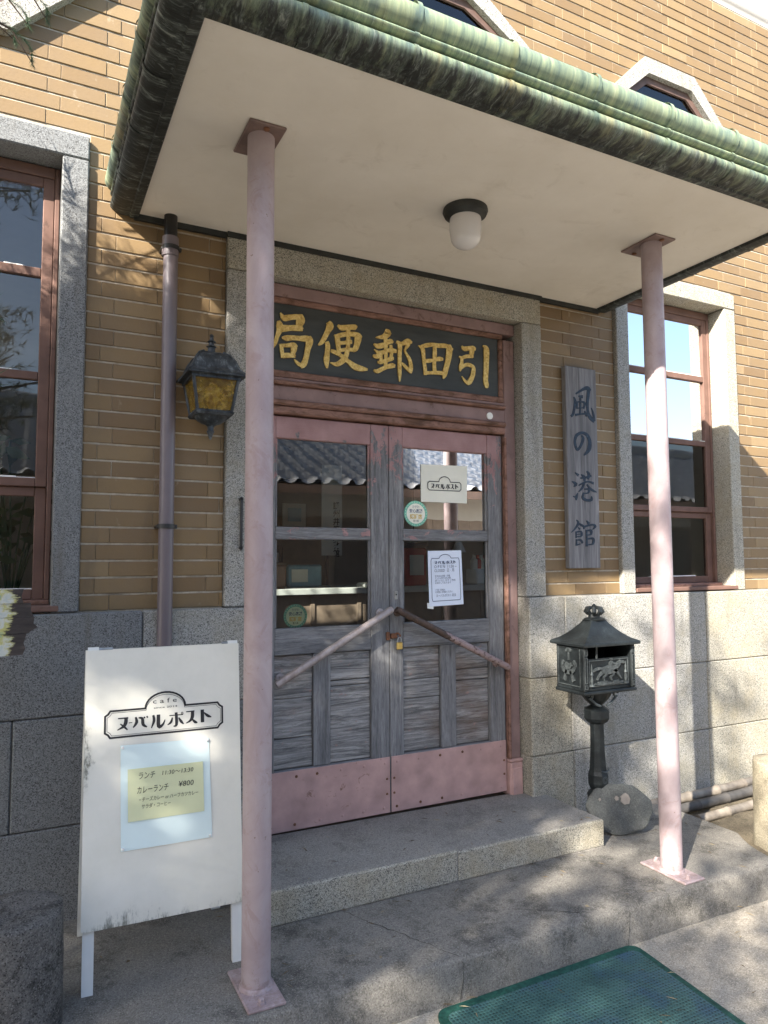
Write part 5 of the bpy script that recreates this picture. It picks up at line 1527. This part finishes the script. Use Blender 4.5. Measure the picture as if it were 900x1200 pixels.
# ------------------------------------------------------------------ pines
def fast_mesh(name, verts, tris, mat, parent):
    me = bpy.data.meshes.new(name)
    me.vertices.add(len(verts)); me.vertices.foreach_set('co', verts.astype(np.float32).ravel())
    n = len(tris)
    me.loops.add(3 * n); me.loops.foreach_set('vertex_index', tris.astype(np.int32).ravel())
    me.polygons.add(n); me.polygons.foreach_set('loop_start', np.arange(0, 3 * n, 3, dtype=np.int32)); me.polygons.foreach_set('loop_total', np.full(n, 3, np.int32))
    me.materials.append(M[mat]); me.update(calc_edges=True); me.validate()
    o = bpy.data.objects.new(name, me); col.objects.link(o)
    ORI[o.name] = Vector((0, 0, 0)); o.location = -W(parent)
    if parent: o.parent = parent
    return o
def needles(centers, axes, per, length, width, spread):
    """tufts of needles round short twigs"""
    n = len(centers)
    c = np.repeat(centers, per, 0); ax = np.repeat(axes, per, 0)
    d = rng.normal(size=(n * per, 3)); d /= np.linalg.norm(d, axis=1, keepdims=True)
    d = ax * rng.uniform(.1, 1.0, (n * per, 1)) + d * spread
    d /= np.linalg.norm(d, axis=1, keepdims=True)
    base = c + ax * rng.uniform(-.5, .5, (n * per, 1)) * length
    L_ = length * rng.uniform(.6, 1.2, (n * per, 1))
    s = np.cross(d, rng.normal(size=(n * per, 3))); s /= np.linalg.norm(s, axis=1, keepdims=True) + 1e-9
    v = np.stack([base - s * width, base + s * width, base + d * L_], 1).reshape(-1, 3)
    t = np.arange(len(v)).reshape(-1, 3)
    return v, t
def pine(name, base, height, label, tips, trunk_r, cl_n, cl_r, per, ln, wd, keep=None):
    base = Vector(base)
    t = thing(name, base, label, 'tree', 'pine trees in the forecourt')
    top = base + Vector((random.uniform(-.3, .3), random.uniform(-.3, .3), height))
    path = []; rad = []
    for i in range(9):
        f_ = i / 8
        p = base.lerp(top, f_) + Vector((.12 * math.sin(f_ * 5), .10 * math.sin(f_ * 4 + 1), 0)) * (f_ > 0)
        path.append(p); rad.append(trunk_r * (1 - .82 * f_))
    MB().tube(path, rad, 12).build('trunk', 'bark', t, True)
    mb = MB(); C = []; A = []
    for tip in tips:
        tip = Vector(tip)
        f_ = max(.12, min(.95, (tip.z - .35 * math.hypot(tip.x - base.x, tip.y - base.y) - base.z) / height))
        s = path[min(8, int(f_ * 8))].copy()
        m_ = s.lerp(tip, .55) + Vector((0, 0, .12 * (tip - s).length))
        mb.tube([s, m_, tip], [trunk_r * .2, trunk_r * .12, trunk_r * .04], 6)
        dd = np.array((tip - m_).normalized())
        cnt = cl_n
        for q in range(cnt):
            if q < cnt * .75:
                p = np.array(tip) + rng.normal(size=3) * np.array([1, 1, .45]) * cl_r
            else:
                p = np.array(m_.lerp(tip, rng.uniform(.2, 1))) + rng.normal(size=3) * cl_r * .5
            a = dd * .5 + rng.normal(size=3) * .5 + np.array([0, 0, .35]); a /= np.linalg.norm(a)
            if keep is None or keep(p): C.append(p); A.append(a)
    mb.build('limbs', 'bark', t, True)
    v, tr = needles(np.array(C), np.array(A), per, ln, wd, .8)
    fast_mesh('crown', v, tr, 'needles', t)
    return t
def shade_uv(p):     # where a leaf's shadow ray crosses the plane y = -4.5
    k = p[1] + 4.5
    return p[0] - 1.532 * k, p[2] + 1.164 * k
def limA(v):
    lim = -4.15 if v > 4.6 else -4.15 + (4.6 - v) * .60
    return lim + .14 * math.sin(v * 5.3) + .09 * math.sin(v * 11)
def keepA(p):
    u, v = shade_uv(p)
    return v < 6.75 + .35 * math.sin(u * 2.1) and u < limA(v) + (.2 if v > 5.4 else 1.6)
tipsA = []
while len(tipsA) < 235:
    p = (random.uniform(-9.0, -1.6), random.uniform(-6.0, -3.6), random.uniform(1.2, 7.2))
    u, v = shade_uv(p)
    if v > 6.75 or u < -9.5: continue
    if u < limA(v) or (v < 3.3 and u < limA(v) + 1.5 and random.random() < .22) or (3.3 <= v < 4.6 and -3.55 < u < -2.85 and random.random() < .08): tipsA.append(p)
for v in (3.5, 4.1, 4.75):      # outer sprays that fleck the far post
    y = random.uniform(-5.0, -4.0); k = y + 4.5
    tipsA.append((random.uniform(-3.35, -3.0) + 1.532 * k, y, v - 1.164 * k))
pine('pine_tree', (-6.1, -4.9, GZ), 8.0, 'tall pine out of frame whose shade dapples the porch', tipsA, .20, 30, .21, 16, .15, .0055, keepA)
def uvC(p): return p[0] - 1.532 * (p[1] + 1.0), p[2] + 1.164 * (p[1] + 1.0)
def keepC(p): return p[0] < -.10 - .1 * max(0, p[1] + 1.2) and uvC(p)[1] < 2.85
tipsC = []
while len(tipsC) < 95:
    p = (random.uniform(-2.6, -.35), random.uniform(-1.8, -.5), random.uniform(-.2, 2.9))
    u, v = uvC(p)
    if keepC(p) and -2.1 < u < -.35 and .8 < v < 2.75: tipsC.append(p)
PC = pine('garden_pine', (-2.0, -1.3, GZ), 4.3, 'small garden pine beside the window, twigs showing at the top corner', tipsC, .10, 22, .17, 16, .11, .0035, keepC)
# its twigs that reach into view
for a, b, c in (((-.55, -.62, 2.02), (-.087, -.47, 1.985), (-.020, -.44, 1.905)), ((-.5, -.6, 2.1), (-.10, -.47, 2.09), (-.036, -.45, 2.03)), ((-.5, -.55, 2.22), (-.04, -.46, 2.15), (.022, -.44, 2.075)), ((-.6, -.5, 1.9), (-.14, -.42, 2.03), (-.075, -.40, 1.995))):
    tw = MB().tube([a, b, c], [.006, .0035, .0015], 6).build('twig', 'bark', PC, True)
    q = crom([np.array(a), np.array(b), np.array(c)], 16)[10:]
    cen = np.array(q); ax = np.gradient(cen, axis=0); ax /= np.linalg.norm(ax, axis=1, keepdims=True)
    v, tr = needles(cen, ax, 14, .024, .0006, .4)
    fast_mesh('twig_needles', v, tr, 'needles', PC)
tipsB = [(random.gauss(-1.0, .8), random.gauss(-5.9, .5), random.uniform(1.6, 5.6)) for _ in range(95)]
tipsB = [p for p in tipsB if p[0] < .75 - .18 * (p[2] - 2) and (p[2] < 3.3 or random.random() < .55)]
pine('pine_tree', (-1.5, -6.0, GZ), 6.8, 'pine across the forecourt mirrored in the window left of the porch', tipsB, .16, 16, .2, 14, .13, .005)

# ------------------------------------------------------------------ tiled house across the forecourt
HS = thing('tiled_house', (5, -12, GZ), 'low house with grey tiled roof mirrored in the door glass', 'house')
ey, ez, gy, gz = -7.6, 1.50, -11.6, 3.30
hx0, hx1 = -16.0, 34.0
pitch = .30; colsn = int((hx1 - hx0) / pitch); rows = 16
us = []
for c in range(colsn):
    for f_, h_ in ((0, .0), (.12, .045), (.25, .06), (.38, .045), (.5, .0), (.75, -.018)):
        us.append((hx0 + (c + f_) * pitch, h_))
us = np.array(us)
vv = []
for r_ in range(rows):
    for e in (0, 1):
        t = (r_ + e) / rows
        y = ey + (gy - ey) * t; z = ez + (gz - ez) * t + (.028 if e == 0 else 0.0)
        vv.append(np.stack([us[:, 0], np.full(len(us), y), z + us[:, 1]], 1))
V = np.concatenate(vv); nU = len(us)
tr = []
i = np.arange(nU - 1)
for r_ in range(2 * rows - 1):
    a = r_ * nU + i
    tr.append(np.stack([a, a + 1, a + nU + 1], 1)); tr.append(np.stack([a, a + nU + 1, a + nU], 1))
o = fast_mesh('roof', V, np.concatenate(tr), 'roof_tile', HS)
MB().add([(hx0, gy, gz), (hx1, gy, gz), (hx1, gy - 4, ez), (hx0, gy - 4, ez)], [(0, 1, 2, 3)]).build('rear_roof', 'roof_tile', HS)
MB().tube([(hx0, gy, gz + .1), (hx1, gy, gz + .1)], .16, 10).build('ridge', 'roof_tile', HS, True)
wy = ey - .8
box('wall', 'plaster', HS, hx0 + .5, hx1 - .5, -15, wy, GZ, 1.62)
box('eave_board', 'pillar_wood', HS, hx0, hx1, ey - .06, ey - .02, 1.36, 1.50)
MB().add([(hx0, ey - .02, 1.44), (hx1, ey - .02, 1.44), (hx1, wy, 1.61), (hx0, wy, 1.61)], [(0, 1, 2, 3)]).build('eave_soffit', 'pillar_wood', HS)
x = hx0 + .5
while x < hx1 - .8:
    box('wall_board', 'counter_front', HS, x, x + .295, wy + .001, wy + .02 + random.uniform(0, .006), GZ, 1.02)
    x += .30
for x in np.arange(-12, 30, 4.2):
    w = box('window', 'machine_dark', HS, x, x + 1.8, wy + .028, wy + .05, -.2, .95)
    box('window_bar', 'pillar_wood', w, x + .88, x + .92, wy + .051, wy + .07, -.2, .95)
# fallen needles and leaf scraps
n = 170
lx = rng.uniform(.2, 3.1, n); ly = rng.uniform(-1.6, -.05, n); la = rng.uniform(0, 6.28, n)
vv = []; tr = []
for i in range(n):
    onstep = .82 < lx[i] < 2.46 and ly[i] > -.44
    onslab = ly[i] > -.92
    if 1.24 < lx[i] < 2.1 and ly[i] < -.93: z = GZ + .0215
    else: z = TZ(lx[i]) + .0025 if onstep else (SZ(lx[i]) + .0025 if onslab else GZ + .016)
    big = rng.random() < .18
    L_ = rng.uniform(.012, .022) if big else rng.uniform(.02, .05); w_ = L_ * .3 if big else .0008
    d = np.array([math.cos(la[i]), math.sin(la[i]), 0]); s_ = np.array([-d[1], d[0], 0]) * w_; c = np.array([lx[i], ly[i], z])
    b = len(vv)
    vv += [c - d * L_ / 2, c + s_ + np.array([0, 0, .003]), c + d * L_ / 2, c - s_]
    tr += [(b, b + 1, b + 2), (b, b + 2, b + 3)]
lit = fast_mesh('leaf_litter', np.array(vv), np.array(tr), 'dry_leaf', None)
tag(lit, 'dry pine needles and leaf scraps strewn over the steps', 'leaf litter', None, 'stuff')
bpy.data.objects.remove(_to)
